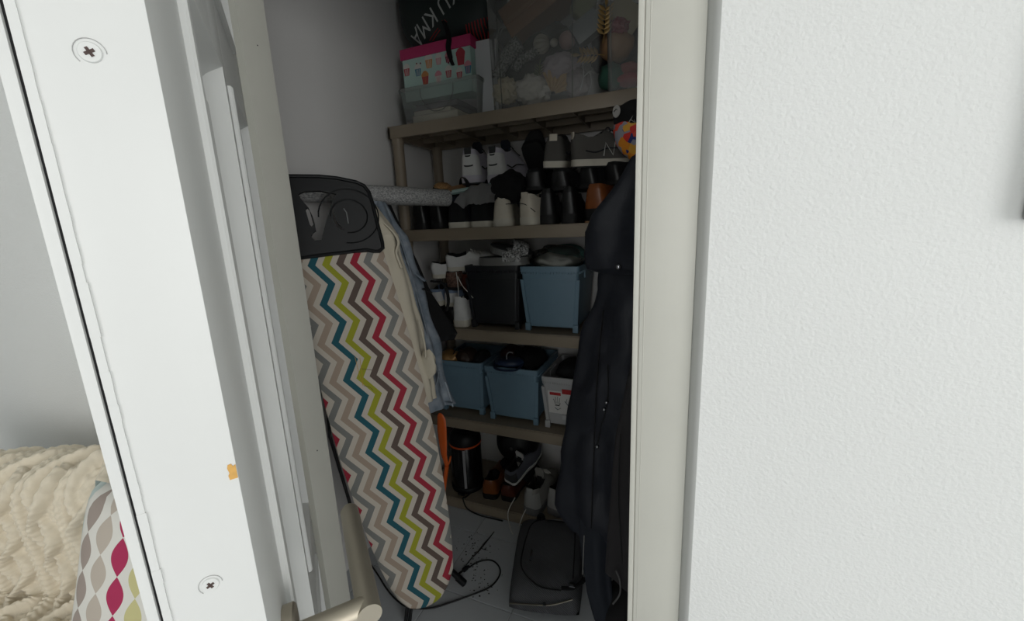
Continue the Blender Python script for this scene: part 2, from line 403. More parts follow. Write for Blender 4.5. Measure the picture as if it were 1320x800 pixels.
bobj('iron_rest', plate([rest, h1[::-1], h2[::-1], h3[::-1]], .014, lambda x, y, t: brd(x, y, t-.012)), M_blk, smooth=30)
rim = [brd(x, y, -.012) for x, y in rest] ; rim.append(rim[0])
bobj('rest_rim', tube(rim, .0055, 8), M_blk)
dial = cp([(545, 380)])[0]
for r in (.052, .085):
    ringp = [brd(dial[0]+r*math.cos(k*PI/16), dial[1]+r*.95*math.sin(k*PI/16), -.0125) for k in range(-9, 17)]
    bobj('moulded_ring', tube(ringp, .0022, 6), M_blk)
bobj('centre_slot', tube([brd(*q, -.0125) for q in cp([(500, 318), (522, 350), (538, 440)])], .0016, 6), mat('grey_edge', (120, 122, 122), .4))
# legs
for dx in (0, .012):
    bobj('leg', tube([brd(.006+dx, 1.05, .045), brd(.0+dx, .25, .05), onZ(523+dx*430, 800, .015)], .0065, 10), M_blkm)
ft = onZ(597, 750, .013)
bobj('leg', tube([brd(-.03, 1.1, .07), brd(.03, .3, .12), ft+Vector((-.06, -.03, .09)), ft], .011, 10), M_blkm)
bobj('foot_cap', tube([ft+Vector((-.018, -.007, .022)), ft+Vector((.004, .002, -.006))], .0135, 12), M_blk)
bobj('leg', tube([brd(axis(1.0)-.10, 1.12, .05), brd(axis(.6)-.165, .62, .04), brd(axis(.3)-.152, .28, .045)], .005, 8), M_blkm)
# frayed yellow threads on the cover
M_thr = mat('yellow_thread', (190, 150, 60), .8)
for k, pts in enumerate(([(287, -5), (310, 90), (340, 182)], [(318, 0), (326, 60), (335, 120), (340, 180)], [(330, 72), (360, 75), (395, 80)], [(345, 180), (385, 190), (405, 210)])):
    bobj('loose_thread', tube([brd(*bab(400+x/5, 460+y/5), -.0115) for x, y in pts], .0007, 5), M_thr if k < 2 else mat('brown_thread', (88, 70, 58), .8))

# ------------------------------------------------------------------ silver roll lying on the shelf end
def weave(name, c1, c2, sx, sy, rough=.55, bump=.4):
    if name in MATS: return MATS[name]
    m = mat(name, c1, rough); nt = m.node_tree; b = nt.nodes['Principled BSDF']
    tc = nt.nodes.new('ShaderNodeTexCoord'); mp = nt.nodes.new('ShaderNodeMapping'); mp.inputs['Scale'].default_value = (sx, sy, sx)
    n = nt.nodes.new('ShaderNodeTexNoise'); n.inputs['Scale'].default_value = 1; n.inputs['Detail'].default_value = 3
    br = nt.nodes.new('ShaderNodeValToRGB'); br.color_ramp.elements[0].position = .35; br.color_ramp.elements[1].position = .65
    br.color_ramp.elements[0].color = lin(c1); br.color_ramp.elements[1].color = lin(c2)
    nt.links.new(tc.outputs['Object'], mp.inputs[0]); nt.links.new(mp.outputs[0], n.inputs['Vector']); nt.links.new(n.outputs[0], br.inputs[0]); nt.links.new(br.outputs[0], b.inputs['Base Color'])
    bp = nt.nodes.new('ShaderNodeBump'); bp.inputs['Strength'].default_value = bump; bp.inputs['Distance'].default_value = .0015; nt.links.new(n.outputs[0], bp.inputs['Height']); nt.links.new(bp.outputs[0], b.inputs['Normal'])
    return m
ra, rb = Vector((-1.180, .985, 1.482)), Vector((-.908, 1.512, 1.464))
rt = thing('rolled_mat', 'silver grey woven roll lying level behind the ironing board top', 'rolled mat', tuple(ra))
dv = rb-ra; pth = [dv*(i/8) for i in range(9)]
obj('roll', tube(pth, [.0335-.001*math.sin(i) for i in range(9)], 22), weave('silver_weave', (122, 123, 124), (188, 188, 186), 300, 90, .4), rt, 50)
spi = []
for k in range(40):
    a = k*.38; r = .006+.026*k/40; u = dv.normalized().cross(Vector((0, 0, 1))).normalized(); v = dv.normalized().cross(u)
    spi.append(dv*1.003 + u*(r*math.cos(a)) + v*(r*math.sin(a)))
obj('rolled_end', tube(spi, .0016, 5), mat('roll_edge', (140, 140, 138), .6), rt)

# ------------------------------------------------------------------ armchair seen past the door, knitted throw, leaf cushion
CA = Vector((-1.40, .366, 0)); ang = math.radians(16)
ch = thing('armchair', 'pale grey upholstered armchair back under a knitted throw beside the door', 'armchair', (CA.x, CA.y, 0), (0, 0, ang))
M_up = mat('grey_upholstery', (168, 170, 166), .9, bump=.3, bscale=500)
# local: x along the back, y away from the seat, z up
b = box(-.62, .36, -.03, .095, .16, .735, .035, seg=4)
for v in b.verts:
    if v.co.z > .6: v.co.z += .075*(v.co.x+.62)/.96
obj('backrest', b, M_up, ch, 60)
obj('seat', box(-.62, .36, -.62, -.03, .16, .50, .04, seg=4), M_up, ch, 60)
for x_ in (-.74, .36): obj('armrest', box(x_, x_+.12, -.62, .075, .16, .60, .04, seg=4), M_up, ch, 60)
for x in (-.68, .40):
    for y in (-.55, .02): obj('leg', lathe([(.014, 0), (.02, .16)], 10, M=Matrix.Translation((x, y, 0))), mat('dark_wood', (60, 42, 30), .5), ch)
def throw_mesh():
    bm = bmesh.new(); nu, nv = 520, 380; W = .985
    # path over the back: from low front, up, over the top, down behind (y,z)
    pt = smooth_path([Vector((0, -.30, .512)), Vector((0, -.14, .515)), Vector((0, -.062, .535)), Vector((0, -.052, .60)), Vector((0, -.05, .74)), Vector((0, -.035, .812)), Vector((0, .02, .832)), Vector((0, .078, .822)), Vector((0, .106, .78)), Vector((0, .109, .62))], 30)
    L = [0]
    for a, b in zip(pt, pt[1:]): L.append(L[-1]+(b-a).length)
    rows = []
    def knit(u, v):
        # cable pattern: crossing ropes in columns plus stockinette ridges
        colw = .125; c = math.floor(u/colw); x = (u/colw-c)-.5; y = v/.19
        A = .25*math.sin(2*PI*y+(c % 2)*PI); h = 0
        for sg in (1, -1):
            d = x-sg*A; over = .5+.5*math.cos(2*PI*y+(c % 2)*PI)*sg
            h = max(h, (.55+.45*over)*max(0, 1-(d/.115)**2)**.6)
        d = abs(x)-.47; h = max(h, .6*max(0, 1-(d/.07)**2)**.5)
        st = math.sin(2*PI*(v/.014) + 2.6*abs(math.sin(u/.016*PI)))
        return .029*h + .0017*st
    for j in range(nv+1):
        s = L[-1]*j/nv; k = max(i for i in range(len(L)) if L[i] <= s+1e-9); k = min(k, len(pt)-2)
        t = (s-L[k])/(L[k+1]-L[k]); p = pt[k].lerp(pt[k+1], t); tg = (pt[k+1]-pt[k]).normalized(); nm = Vector((0, -tg.z, tg.y))
        if nm.dot(Vector((0, -1, .6))) < 0 and p.z < .8: pass
        r = []
        for i in range(nu+1):
            u = W*i/nu
            wob = .010*noise.noise(Vector((u*7, s*6, 1)))+.006
            right = .02*math.sin(s*9)
            fold = .022*math.exp(-((u-W+.06)/.03)**2)+.016*math.exp(-((u-W+.14)/.028)**2)*(1 if s < .55 else .4)
            d = knit(u, s)+wob+fold
            r.append(bm.verts.new((-.70+u+right*(u/W), p.y+nm.y*d, p.z+nm.z*d-.075*(1-u/W)*max(0, min(1, (p.z-.52)/.2)))))
        rows.append(r)
    for a, b in zip(rows, rows[1:]):
        for i in range(nu): bm.faces.new((a[i], a[i+1], b[i+1], b[i]))
    return bm
th_o = obj('knitted_throw', throw_mesh(), mat('cream_wool', (214, 204, 184), .95, var=.05, vscale=60, bump=.25, bscale=900, sheen=.2), None, 180, (CA.x-.0, CA.y, .012), (0, 0, ang))
tag(th_o, 'cream cable knit throw draped over the armchair back', 'throw')
def leaf_cloth():
    m = mat('leaf_print_linen', (205, 203, 196), .9); nt = m.node_tree; b = nt.nodes['Principled BSDF']; N = nt.nodes.new; Lk = nt.links.new
    uv = N('ShaderNodeUVMap'); uv.uv_map = 'cloth'; sx = N('ShaderNodeSeparateXYZ'); Lk(uv.outputs[0], sx.inputs[0])
    def mth(op, a, b2=None):
        n = N('ShaderNodeMath'); n.operation = op
        for i, v in enumerate((a, b2)):
            if v is None: continue
            if isinstance(v, (int, float)): n.inputs[i].default_value = v
            else: Lk(v, n.inputs[i])
        return n.outputs[0]
    CWI, PH = .036, .066
    c = mth('DIVIDE', sx.outputs[0], CWI); ci = mth('FLOOR', c); cf = mth('SUBTRACT', mth('FRACT', c), .5)
    v = mth('DIVIDE', mth('ADD', sx.outputs[1], mth('MULTIPLY', ci, .5*PH)), PH)
    hw = mth('MULTIPLY', mth('ABSOLUTE', mth('SINE', mth('MULTIPLY', v, PI))), .43)
    ins = mth('LESS_THAN', mth('ABSOLUTE', cf), hw)
    idx = mth('DIVIDE', mth('ADD', mth('FLOORED_MODULO', ci, 5.0), .5), 5.0)
    cr = N('ShaderNodeValToRGB'); cr.color_ramp.interpolation = 'CONSTANT'; e = cr.color_ramp.elements
    cols = [(178, 190, 186), (150, 138, 130), (176, 166, 154), (160, 40, 80), (186, 180, 130)]
    while len(e) < 5: e.new(.5)
    for i in range(5): e[i].position = i/5; e[i].color = lin(cols[i])
    Lk(idx, cr.inputs[0]); mx = N('ShaderNodeMix'); mx.data_type = 'RGBA'; mx.inputs[6].default_value = lin((208, 206, 199)); Lk(ins, mx.inputs[0]); Lk(cr.outputs[0], mx.inputs[7]); Lk(mx.outputs[2], b.inputs['Base Color'])
    n = N('ShaderNodeTexNoise'); n.inputs['Scale'].default_value = 900; Lk(uv.outputs[0], n.inputs['Vector']); bp = N('ShaderNodeBump'); bp.inputs['Strength'].default_value = .3; bp.inputs['Distance'].default_value = .001
    Lk(n.outputs[0], bp.inputs['Height']); Lk(bp.outputs[0], b.inputs['Normal']); return m
def cushion_mesh(S=.155, Tk=.055, n=28):
    bm = bmesh.new(); uvl = bm.loops.layers.uv.new('cloth')
    G = {}
    for side in (1, -1):
        for i in range(n+1):
            for j in range(n+1):
                x, y = -1+2*i/n, -1+2*j/n
                edge = i in (0, n) or j in (0, n)
                k = (i, j, 0 if edge else side)
                if k in G: continue
                pin = 1-.07*(1-abs(x*y)**1.5)*max(abs(x), abs(y))**4
                t = Tk*max(0, (1-x**4)*(1-y**4))**.45
                G[k] = (bm.verts.new((x*S*pin, -side*t if not edge else 0, y*S*pin)), (x*S+.167, y*S+.21))
    for side in (1, -1):
        for i in range(n):
            for j in range(n):
                q = [G[(a, b2, 0 if (a in (0, n) or b2 in (0, n)) else side)] for a, b2 in ((i, j), (i+1, j), (i+1, j+1), (i, j+1))]
                f = bm.faces.new([v for v, _ in q])
                for l, (_, s) in zip(f.loops, q): l[uvl].uv = s
    return bm
cpos = onY(214, 738, .345)
cu = obj('cushion', cushion_mesh(), leaf_cloth(), None, 60, tuple(cpos), (math.radians(-14), math.radians(7), math.radians(20)))
tag(cu, 'cushion printed with grey and crimson leaf chains beside the cream throw', 'cushion')

# ------------------------------------------------------------------ shoes
def shoe_rings(L=.285, W=1.0, collar=.07, heel=.082, tongue=.098, toe=.05, st=.026, toe_w=.84, openend=.40):
    T = [0, .018, .05, .10, .16, .22, .28, .34, .40, .46, .54, .62, .70, .78, .86, .92, .965, .99, 1.0]
    def itp(tab, t):
        for (a, va), (b, vb) in zip(tab, tab[1:]):
            if a <= t <= b:
                u = (t-a)/(b-a); u = u*u*(3-2*u); return va+(vb-va)*u
        return tab[-1][1]
    hw = [(0, .018), (.018, .027), (.05, .033), (.16, .036), (.30, .034), (.42, .0345), (.60, .043), (.72, .0475*toe_w), (.84, .044*toe_w), (.93, .033*toe_w), (.98, .019*toe_w), (1, .008)]
    ht = [(0, heel), (.06, heel-.002), (.18, collar), (.30, collar+.006), (openend, tongue), (.54, tongue*.80), (.70, toe*1.12), (.84, toe), (.94, toe*.72), (.985, toe*.4), (1, toe*.12)]
    return T, (lambda t: itp(hw, t)*W), (lambda t: itp(ht, t)), L, st, openend
def shoe_parts(spring=.012, lean=.010, heel_h=0.0, lift=.002, **k):
    """returns (upper, lining, sole, outsole, heel_patch, toe_cap) bmeshes; heel at y=0, toe towards +y"""
    T, hw, ht, L, st, oe = shoe_rings(**k)
    def zb(t): return st + heel_h*max(0, 1-t/.55)**1.0*1.0 if heel_h else st
    def sp(t): return spring*max(0, (t-.72)/.28)**2
    NS = 6
    rings = []
    for t in T:
        w, h = hw(t), ht(t); y = t*L; base = zb(t)+sp(t)-.003; out = []
        opened = t < oe
        back = lean*max(0, 1-t/.08)
        for s in (-1, 1):
            side = []
            for j in range(NS):
                f = j/(NS-1)
                if opened:
                    x = w*(1.02 - .16*f - .18*f*f*max(0, 1-t/.5)); z = base+h*f; side.append((s*x, y+back*math.sin(f*2.2)*-.6+ (back*.6 if f > .8 else 0), z))
                else:
                    a = f*PI/2; x = w*(1.02*math.cos(a)**.62 if f < 1 else 0.0); z = base+h*math.sin(a)**.85; side.append((s*x, y, z))
            if opened:
                xi = abs(side[-1][0])-.006; inn = [(s*max(.003, xi), y+(.008 if t == 0 else 0), base+h-.001), (s*max(.003, xi*.85), y+(.010 if t < .03 else 0), base+h*.45), (s*max(.002, xi*.5), y+(.010 if t < .03 else 0), base+.012)]
            else: inn = None
            out.append((side, inn))
        rings.append((t, out))
    up, li = B(), B()
    prev = None
    for i, (t, ((l, li_l), (r, li_r))) in enumerate(rings):
        cur = ([up.verts.new(p) for p in l], [up.verts.new(p) for p in r])
        if prev:
            for A, C in zip(prev, cur):
                for j in range(NS-1): up.faces.new((A[j], A[j+1], C[j+1], C[j]))
        if i == 0:
            for j in range(NS-1): up.faces.new((cur[0][j], cur[0][j+1], cur[1][j+1], cur[1][j]))
        prev = cur
    opens = [(t, o) for t, o in rings if o[0][1]]
    pr = None
    for t, ((l, a), (r, c)) in opens:
        row = [l[-1]]+a+[((a[-1][0]+c[-1][0])/2, a[-1][1], a[-1][2])]+c[::-1]+[r[-1]]
        cur = [li.verts.new(p) for p in row]
        if pr:
            for j in range(len(cur)-1): li.faces.new((pr[j], pr[j+1], cur[j+1], cur[j]))
        else:
            n = len(cur)
            for j in range(n//2):
                try: li.faces.new((cur[j], cur[j+1], cur[n-2-j], cur[n-1-j]))
                except ValueError: pass
        pr = cur
    n = len(pr); last = opens[-1][0]
    tl = [li.verts.new((x*.9, last*L+.004, z)) for x, z in ((-.016, zb(last)+ht(last)*.5), (.016, zb(last)+ht(last)*.5), (.014, zb(last)+ht(last)*1.02), (-.014, zb(last)+ht(last)*1.02))]
    li.faces.new(tl)
    bmesh.ops.remove_doubles(up, verts=up.verts, dist=1e-5); bmesh.ops.remove_doubles(li, verts=li.verts, dist=1e-6)
    def sole(z0f, z1f, grow):
        rr = []
        for t in T:
            w = hw(t)*grow+.0015; y = t*L*1.012-.003
            z0, z1 = z0f(t), z1f(t)
            rr.append([(-w*.97, y, z0), (-w, y, (z0+z1)/2), (-w*.99, y, z1), (w*.99, y, z1), (w, y, (z0+z1)/2), (w*.97, y, z0)])
        return loft(rr)
    if heel_h:
        so = sole(lambda t: sp(t)+(heel_h*max(0, 1-t/.55) if t > .27 else 0), lambda t: zb(t)+sp(t), 1.0)
    else: so = sole(lambda t: sp(t)+.006, lambda t: st+sp(t), 1.07)
    ou = sole(lambda t: sp(t), lambda t: .0062+sp(t), 1.06) if not heel_h else None
    # heel counter patch
    hp = B(); rr = []
    for t in (.10, .05, .018, 0):
        i = T.index(t); l = rings[i][1][0][0]; rr.append([Vector((p[0]*1.035-.0004, p[1]-.0012, p[2])) for p in l[:NS-1]])
    rows = rr + [[Vector((-p.x, p.y, p.z)) for p in r] for r in rr[::-1]]
    loft(rows, closed=False, bm=hp)
    return up, li, so, ou, hp, (L, hw, ht, zb)
SHOE = {}
def make_shoe(kind, name, label, loc, rz=0, tilt=(0, 0), cat='shoe', group=None, colors=None, laces=None, tongue=None, tab=None, logo=None, dims=None, toe_cap=None, stripe=None, nopatch=False, accent=None):
    t = thing(name, label, cat, loc, (math.radians(tilt[0]), math.radians(tilt[1]), math.radians(rz)), group)
    if kind not in SHOE:
        up, li, so, ou, hp, info = shoe_parts(**(dims or {}))
        SHOE[kind] = dict(up=mesh(up, 'upper', 60), li=mesh(li, 'lining', 60), so=mesh(so, 'sole', 40), ou=mesh(ou, 'outsole', 40) if ou else None, hp=mesh(hp, 'heel_patch', 50), info=info)
    S = SHOE[kind]; L, hw, ht, zb = S['info']
    cu, cl, cs, co, cp_ = colors
    def add(n, me, c, parent=t):
        o = bpy.data.objects.new(n, me); COL.objects.link(o); o.parent = parent
        if not me.materials: me.materials.append(c)
        return o
    U = add('upper', S['up'], cu); add('lining', S['li'], cl); add('sole', S['so'], cs)
    if S['ou']: add('outsole', S['ou'], co)
    if not nopatch: add('heel_patch', S['hp'], cp_)
    if laces:
        for i, f in enumerate((.43, .48, .53, .58)):
            w = hw(f)*.55; z = zb(f)+ht(f)
            obj('lace', tube(smooth_path([(-w, f*L-.004, z*.93), (-w*.4, f*L, z+.004), (w*.4, f*L+.003, z+.004), (w, f*L+.006, z*.93)], 3), .0022, 6), laces, U)
    if tongue:
        z = zb(.4)+ht(.4)
        obj('tongue', loft([[(-.020, .37*L, z-.03), (.020, .37*L, z-.03), (.020, .37*L+.006, z-.03), (-.020, .37*L+.006, z-.03)], [(-.022, .35*L, z+.012), (.022, .35*L, z+.012), (.022, .35*L+.006, z+.012), (-.022, .35*L+.006, z+.012)], [(-.015, .34*L, z+.024), (.015, .34*L, z+.024), (.015, .34*L+.005, z+.024), (-.015, .34*L+.005, z+.024)]]), tongue, U, 50)
    if tab:
        z = zb(0)+ht(0)
        obj('heel_tab', box(-.015, .015, -.0065, -.001, z-.034, z+.003, .002), tab, U, 40)
    if stripe:
        for s in (-1, 1):
            pts = [(s*(hw(f)*1.045+.0005), f*L, zb(f)+ht(f)*g) for f, g in ((.12, .35), (.25, .28), (.40, .34), (.55, .42))]
            obj('side_stripe', tube(smooth_path(pts, 4), .004, 6, flat=.5), stripe, U, 60)
    if accent:
        for zz_, ww in ((.35, .8), (.72, .55)):
            z = zb(0)+ht(0)*zz_; w_ = hw(.03)*ww
            obj('heel_accent', tube(smooth_path([(-w_, .004, z+.008), (-w_*.5, -.006, z), (w_*.5, -.006, z), (w_, .004, z+.008)], 4), .0032, 6), accent, U, 60)
    if logo:
        s, m = logo; w = hw(.46)*.95+.003
        zz = zb(.46)
        P = [(s*w*1.04, .35*L, zz+.010), (s*w*.98, .37*L, zz+.054), (s*w*1.06, .47*L, zz+.012), (s*w*.94, .495*L, zz+.056)]
        obj('side_letter', tube([(x+s*.003, y, z) for x, y, z in P], .0024, 6), m, U)
    return t
def fab(n, c, r=.8, **k): return mat(n, c, r, **({'bump': .2, 'bscale': 300} | k))
K_blk = fab('black_leather', (20, 20, 21), .42, bscale=80); K_blk2 = fab('black_suede', (19, 20, 22), .9); K_in = mat('shoe_lining_dark', (14, 14, 15), .9)
K_sole_w = mat('white_rubber', (205, 200, 186), .6, var=.06, vscale=30); K_cream = fab('cream_leather', (206, 198, 182), .5, var=.05, vscale=30); K_white = fab('white_canvas', (212, 212, 210), .8, var=.04, vscale=40)
K_rub = mat('black_rubber', (18, 18, 18), .7); K_navy = fab('navy_suede', (24, 28, 40), .85); K_grey = fab('grey_suede', (88, 86, 82), .9); K_dgrey = fab('dark_grey_mesh', (58, 59, 60), .85)
K_brown = fab('tan_leather', (128, 72, 34), .4, var=.15, vscale=15, bscale=60); K_dbrown = fab('oxblood_leather', (84, 40, 26), .4, var=.15, vscale=15); K_gum = mat('tan_sole', (158, 122, 88), .6)
K_lil = fab('pale_lilac_mesh', (196, 192, 202), .8); K_lace = mat('white_lace', (216, 214, 208), .85); K_ltgrey = fab('light_grey_mesh', (140, 138, 133), .85); K_silver = mat('silver_patch', (176, 176, 173), .35, metal=.4)
K_midgrey = mat('grey_rubber', (110, 110, 110), .7); K_blue = fab('pale_blue_canvas', (128, 146, 172), .85)
G2, Z2 = 'shoes piled on the second shelf', SZ[1]+.0005
boot = dict(L=.27, collar=.125, heel=.13, tongue=.135, st=.014, heel_h=.014, spring=.006, W=.95)
for i, x in enumerate((-1.082, -.998)):
    make_shoe('ankle_boot', 'ankle_boot', ('black leather ankle boot at the post end of the second shelf', 'black leather ankle boot between another boot and a dark low sneaker')[i], (x, 1.545, Z2), (2, -3)[i], cat='boot', group=G2, colors=(K_blk, K_in, K_rub, K_rub, K_blk), dims=boot)
lows = dict(L=.28, collar=.10, heel=.108, tongue=.125, st=.024, W=1.28)
for i, x in enumerate((-.893, -.788)):
    make_shoe('dark_sneaker', 'dark_sneaker', ('dark low sneaker with cream sole next to the ankle boots', 'dark low sneaker with cream sole next to the cream sneakers')[i], (x, 1.542, Z2), (0, -4)[i], cat='shoe', group=G2, colors=(K_navy, K_in, K_sole_w, K_sole_w, K_blk2), dims=lows)
crm = dict(L=.28, collar=.075, heel=.092, tongue=.105, st=.030, W=1.12)
for i, (x, rz) in enumerate(((-.684, 12), (-.585, -22))):
    make_shoe('cream_sneaker', 'cream_sneaker', ('cream leather sneaker beside the dark low sneaker', 'cream leather sneaker with a black cord over its heel')[i], (x, (1.545, 1.545)[i], Z2), rz, cat='shoe', group=G2, colors=(K_cream, K_in, K_sole_w, K_sole_w, K_cream), dims=crm, tab=K_cream, laces=K_lace)
dress = dict(L=.275, collar=.085, heel=.10, tongue=.10, toe=.044, st=.012, heel_h=.024, W=.92)
for i, x in enumerate((-.497, -.415)):
    make_shoe('dress_shoe', 'dress_shoe', ('shiny black dress shoe with block heel beside the cream sneakers', 'shiny black dress shoe with block heel beside the brown shoe')[i], (x, 1.545, Z2), (4, -2)[i], group=G2, colors=(K_blk, K_in, K_rub, K_rub, K_blk), dims=dress)
make_shoe('brown_boot', 'brown_shoe', 'tan and black leather shoe with pale sole at the coat end of the second shelf', (-.318, 1.55, Z2), -12, group=G2, colors=(K_brown, K_in, K_blk, K_gum, K_brown), dims=dict(L=.28, collar=.085, heel=.09, tongue=.10, st=.05, W=1.22))
# second layer
Z2b = 1.482
run = dict(L=.285, collar=.088, heel=.105, tongue=.115, st=.036, W=1.2, spring=.02)
for i, (x, rz) in enumerate(((-.846, 4), (-.733, -8))):
    make_shoe('running_shoe', 'running_shoe', ('pale lilac running shoe nearer the post with its heel showing', 'pale lilac running shoe nearer the black beanie with its heel showing')[i], (x, 1.598, 1.519-.006*i), rz, (3, 0), group=G2, colors=(K_lil, K_in, K_lil, K_dgrey, K_white), dims=run, tab=K_dgrey, laces=K_dgrey, tongue=K_navy, stripe=K_dgrey, accent=K_dgrey)
ret = dict(L=.29, collar=.078, heel=.092, tongue=.105, st=.030, W=1.18)
make_shoe('retro_runner', 'grey_trainer', 'grey suede trainer with navy trim, heel to the room, on top of the black pile', (-.487, 1.60, 1.548), 3, (6, 4), group=G2, colors=(K_grey, K_in, K_sole_w, K_rub, K_grey), dims=ret, tab=K_cream, stripe=K_navy)
t = make_shoe('retro_runner2', 'grey_trainer', 'grey suede trainer with a large letter on its flank, lying sideways above the brown shoe', (-.408, 1.60, 1.545), -62, (0, 7), group=G2, colors=(K_grey, K_in, K_sole_w, K_rub, K_grey), dims=ret, tab=K_cream, stripe=K_navy, logo=(1, mat('letter_white', (180, 180, 176), .6)), laces=K_navy)
make_shoe('dark_runner', 'dark_trainer', 'dark grey trainer standing on its toe against the wall on the second shelf', (-.600, 1.66, 1.66), 0, (-52, -6), group=G2, colors=(K_dgrey, K_in, K_rub, K_rub, K_dgrey), dims=dict(L=.27, W=1.15, collar=.08, heel=.09, tongue=.1), tongue=K_blk2, laces=K_grey)
for i, (x, y, z, rz, tx) in enumerate(((-.56, 1.585, 1.475, 10, 0), (-.46, 1.585, 1.468, -6, 0), (-.36, 1.60, 1.470, -20, 0), (-.27, 1.60, 1.475, -40, 0))):
    make_shoe('black_low', 'black_shoe', ('black suede shoe under the dark grey trainer', 'black suede shoe under the grey trainer with its heel to the room', 'black suede shoe above the tan and black shoe', 'black suede shoe beside the navy coat on the second shelf')[i], (x, y, z), rz, (tx, 0), group=G2, colors=(K_blk2, K_in, K_rub, K_rub, K_blk), dims=dict(L=.27, W=1.15, collar=.065, heel=.07, tongue=.08, st=.014))
make_shoe('brown_low', 'brown_loafer', 'brown leather loafer tucked between cream sneaker and black dress shoe', (-.535, 1.60, 1.385), 10, (0, 12), group=G2, colors=(K_brown, K_in, K_gum, K_gum, K_brown), dims=dict(L=.25, W=.8, collar=.05, heel=.056, tongue=.06, st=.012))
# straw hat, strap sandal, flat packet, grey cloth, beanie
hx = onY(567, 240, 1.60)
ht_ = thing('straw_hat', 'small woven straw hat lying above the black ankle boots', 'hat', (hx.x, 1.62, 1.50), (math.radians(12), math.radians(8), .3))
M_straw = weave('straw', (150, 112, 70), (186, 146, 96), 220, 60, .8)
obj('brim', lathe([(.040, .004), (.065, -.004), (.088, -.012), (.096, -.006), (.092, -.003), (.065, .004), (.040, .012)], 28), M_straw, ht_, 60)
obj('crown', lathe([(.001, .038), (.022, .037), (.038, .026), (.042, .004), (.036, .0)], 24), M_straw, ht_, 60)
obj('band', lathe([(.0425, .006), (.0435, .008), (.0425, .016), (.040, .018)], 24), mat('dark_band', (30, 26, 24), .8), ht_, 60)
def slide(name, label, loc, rot, msole, mstrap, msock, group, L=.25, W=.085, cat='sandal', sh=.026, two=False):
    t = thing(name, label, cat, loc, rot, group)
    def outline(g, z0, z1):
        rr = []
        for k in range(15):
            f = k/14; w = W/2*g*(.80+.22*math.sin((f-.15)*PI*.9))*math.sqrt(max(.02, 1-abs(2*f-1)**6)); rr.append([(-w, f*L, z0), (-w*1.02, f*L, (z0+z1)/2), (-w, f*L, z1), (w, f*L, z1), (w*1.02, f*L, (z0+z1)/2), (w, f*L, z0)])
        return loft(rr)
    s = obj('sole', outline(1, 0, sh), msole, t, 50); obj('footbed', outline(.9, sh-.002, sh+.003), msock, s, 50)
    for y0, y1, h in (((.50, .86, .055),) if not two else ((.30, .40, .06), (.62, .8, .05))):
        rr = []
        for f in (y0, (y0+y1)/2, y1):
            r = []
            for k in range(11):
                a = PI*k/10; r.append((-W/2*1.04*math.cos(a), f*L, sh*.5+h*math.sin(a)**.8*(1 if f == y0 else .97 if f != y1 else .82)))
            r += [(x*.95, y, z-.003) for x, y, z in r[::-1]]
            rr.append(r)
        obj('strap', loft(rr), mstrap, t, 60)
    return t
q = onY(583, 250, 1.56)
slide('strap_sandal', 'black sandal with tan footbed resting on the dark low sneakers', (q.x-.02, 1.56, 1.475), (.15, .5, -.6), K_blk, K_blk, K_gum, G2, L=.22, W=.075, two=True)
pk = thing('flat_packet', 'pale mint plastic packet lying under the lilac running shoes', 'packet', (-.815, 1.555, 1.487), (0, math.radians(-5), .06))
obj('body', box(-.10, .10, 0, .30, 0, .020, .008, seg=3), mat('mint_plastic', (156, 182, 176), .35), pk, 60)
obj('seam', box(-.102, .102, -.004, .001, .008, .011), mat('mint_seam', (188, 206, 202), .35), pk)
def drape_cloth(w, d, n, h, seed, drop=.06):
    bm = bmesh.new(); rows = []
    for j in range(n+1):
        r = []
        for i in range(n+1):
            u, v = -1+2*i/n, -1+2*j/n
            z = h*(.5+noise.noise(Vector((u*1.7+seed, v*1.7, 0)))) + .35*h*noise.noise(Vector((u*5, v*5, seed)))
            z -= drop*max(0, (-v-.45)/.55)**1.3
            edge = 1+.18*noise.noise(Vector((u*2.2, v*2.2, seed+9)))
            r.append(bm.verts.new((u*w*edge, v*d*edge, z)))
        rows.append(r)
    for a, b in zip(rows, rows[1:]):
        for i in range(n): bm.faces.new((a[i], a[i+1], b[i+1], b[i]))
    bmesh.ops.solidify(bm, geom=list(bm.faces), thickness=.004)
    return bm
q = onY(618, 256, 1.545)
o = obj('grey_cloth', drape_cloth(.085, .06, 22, .030, 3.0), fab('grey_jersey', (162, 162, 162), .95), None, 80, (q.x, 1.562, 1.478)); tag(o, 'crumpled light grey cloth hanging over a dark low sneaker', 'cloth')
o = obj('beanie', lump(.078, .085, .066, .16, 1.6, 4, 2), fab('black_knit', (13, 13, 15), .95, bscale=500), None, 80, tuple(onY(656, 242, 1.60))); tag(o, 'soft black knitted beanie on top of the cream sneakers', 'hat')
cc = [onY(x, y, 1.535) for x, y in ((652, 263), (664, 262), (676, 263), (684, 268), (690, 273))]
o = obj('hat_string', tube(smooth_path(cc, 4), .0016, 6), K_rub); tag(o, 'thin black string lying across a cream sneaker heel', 'string')

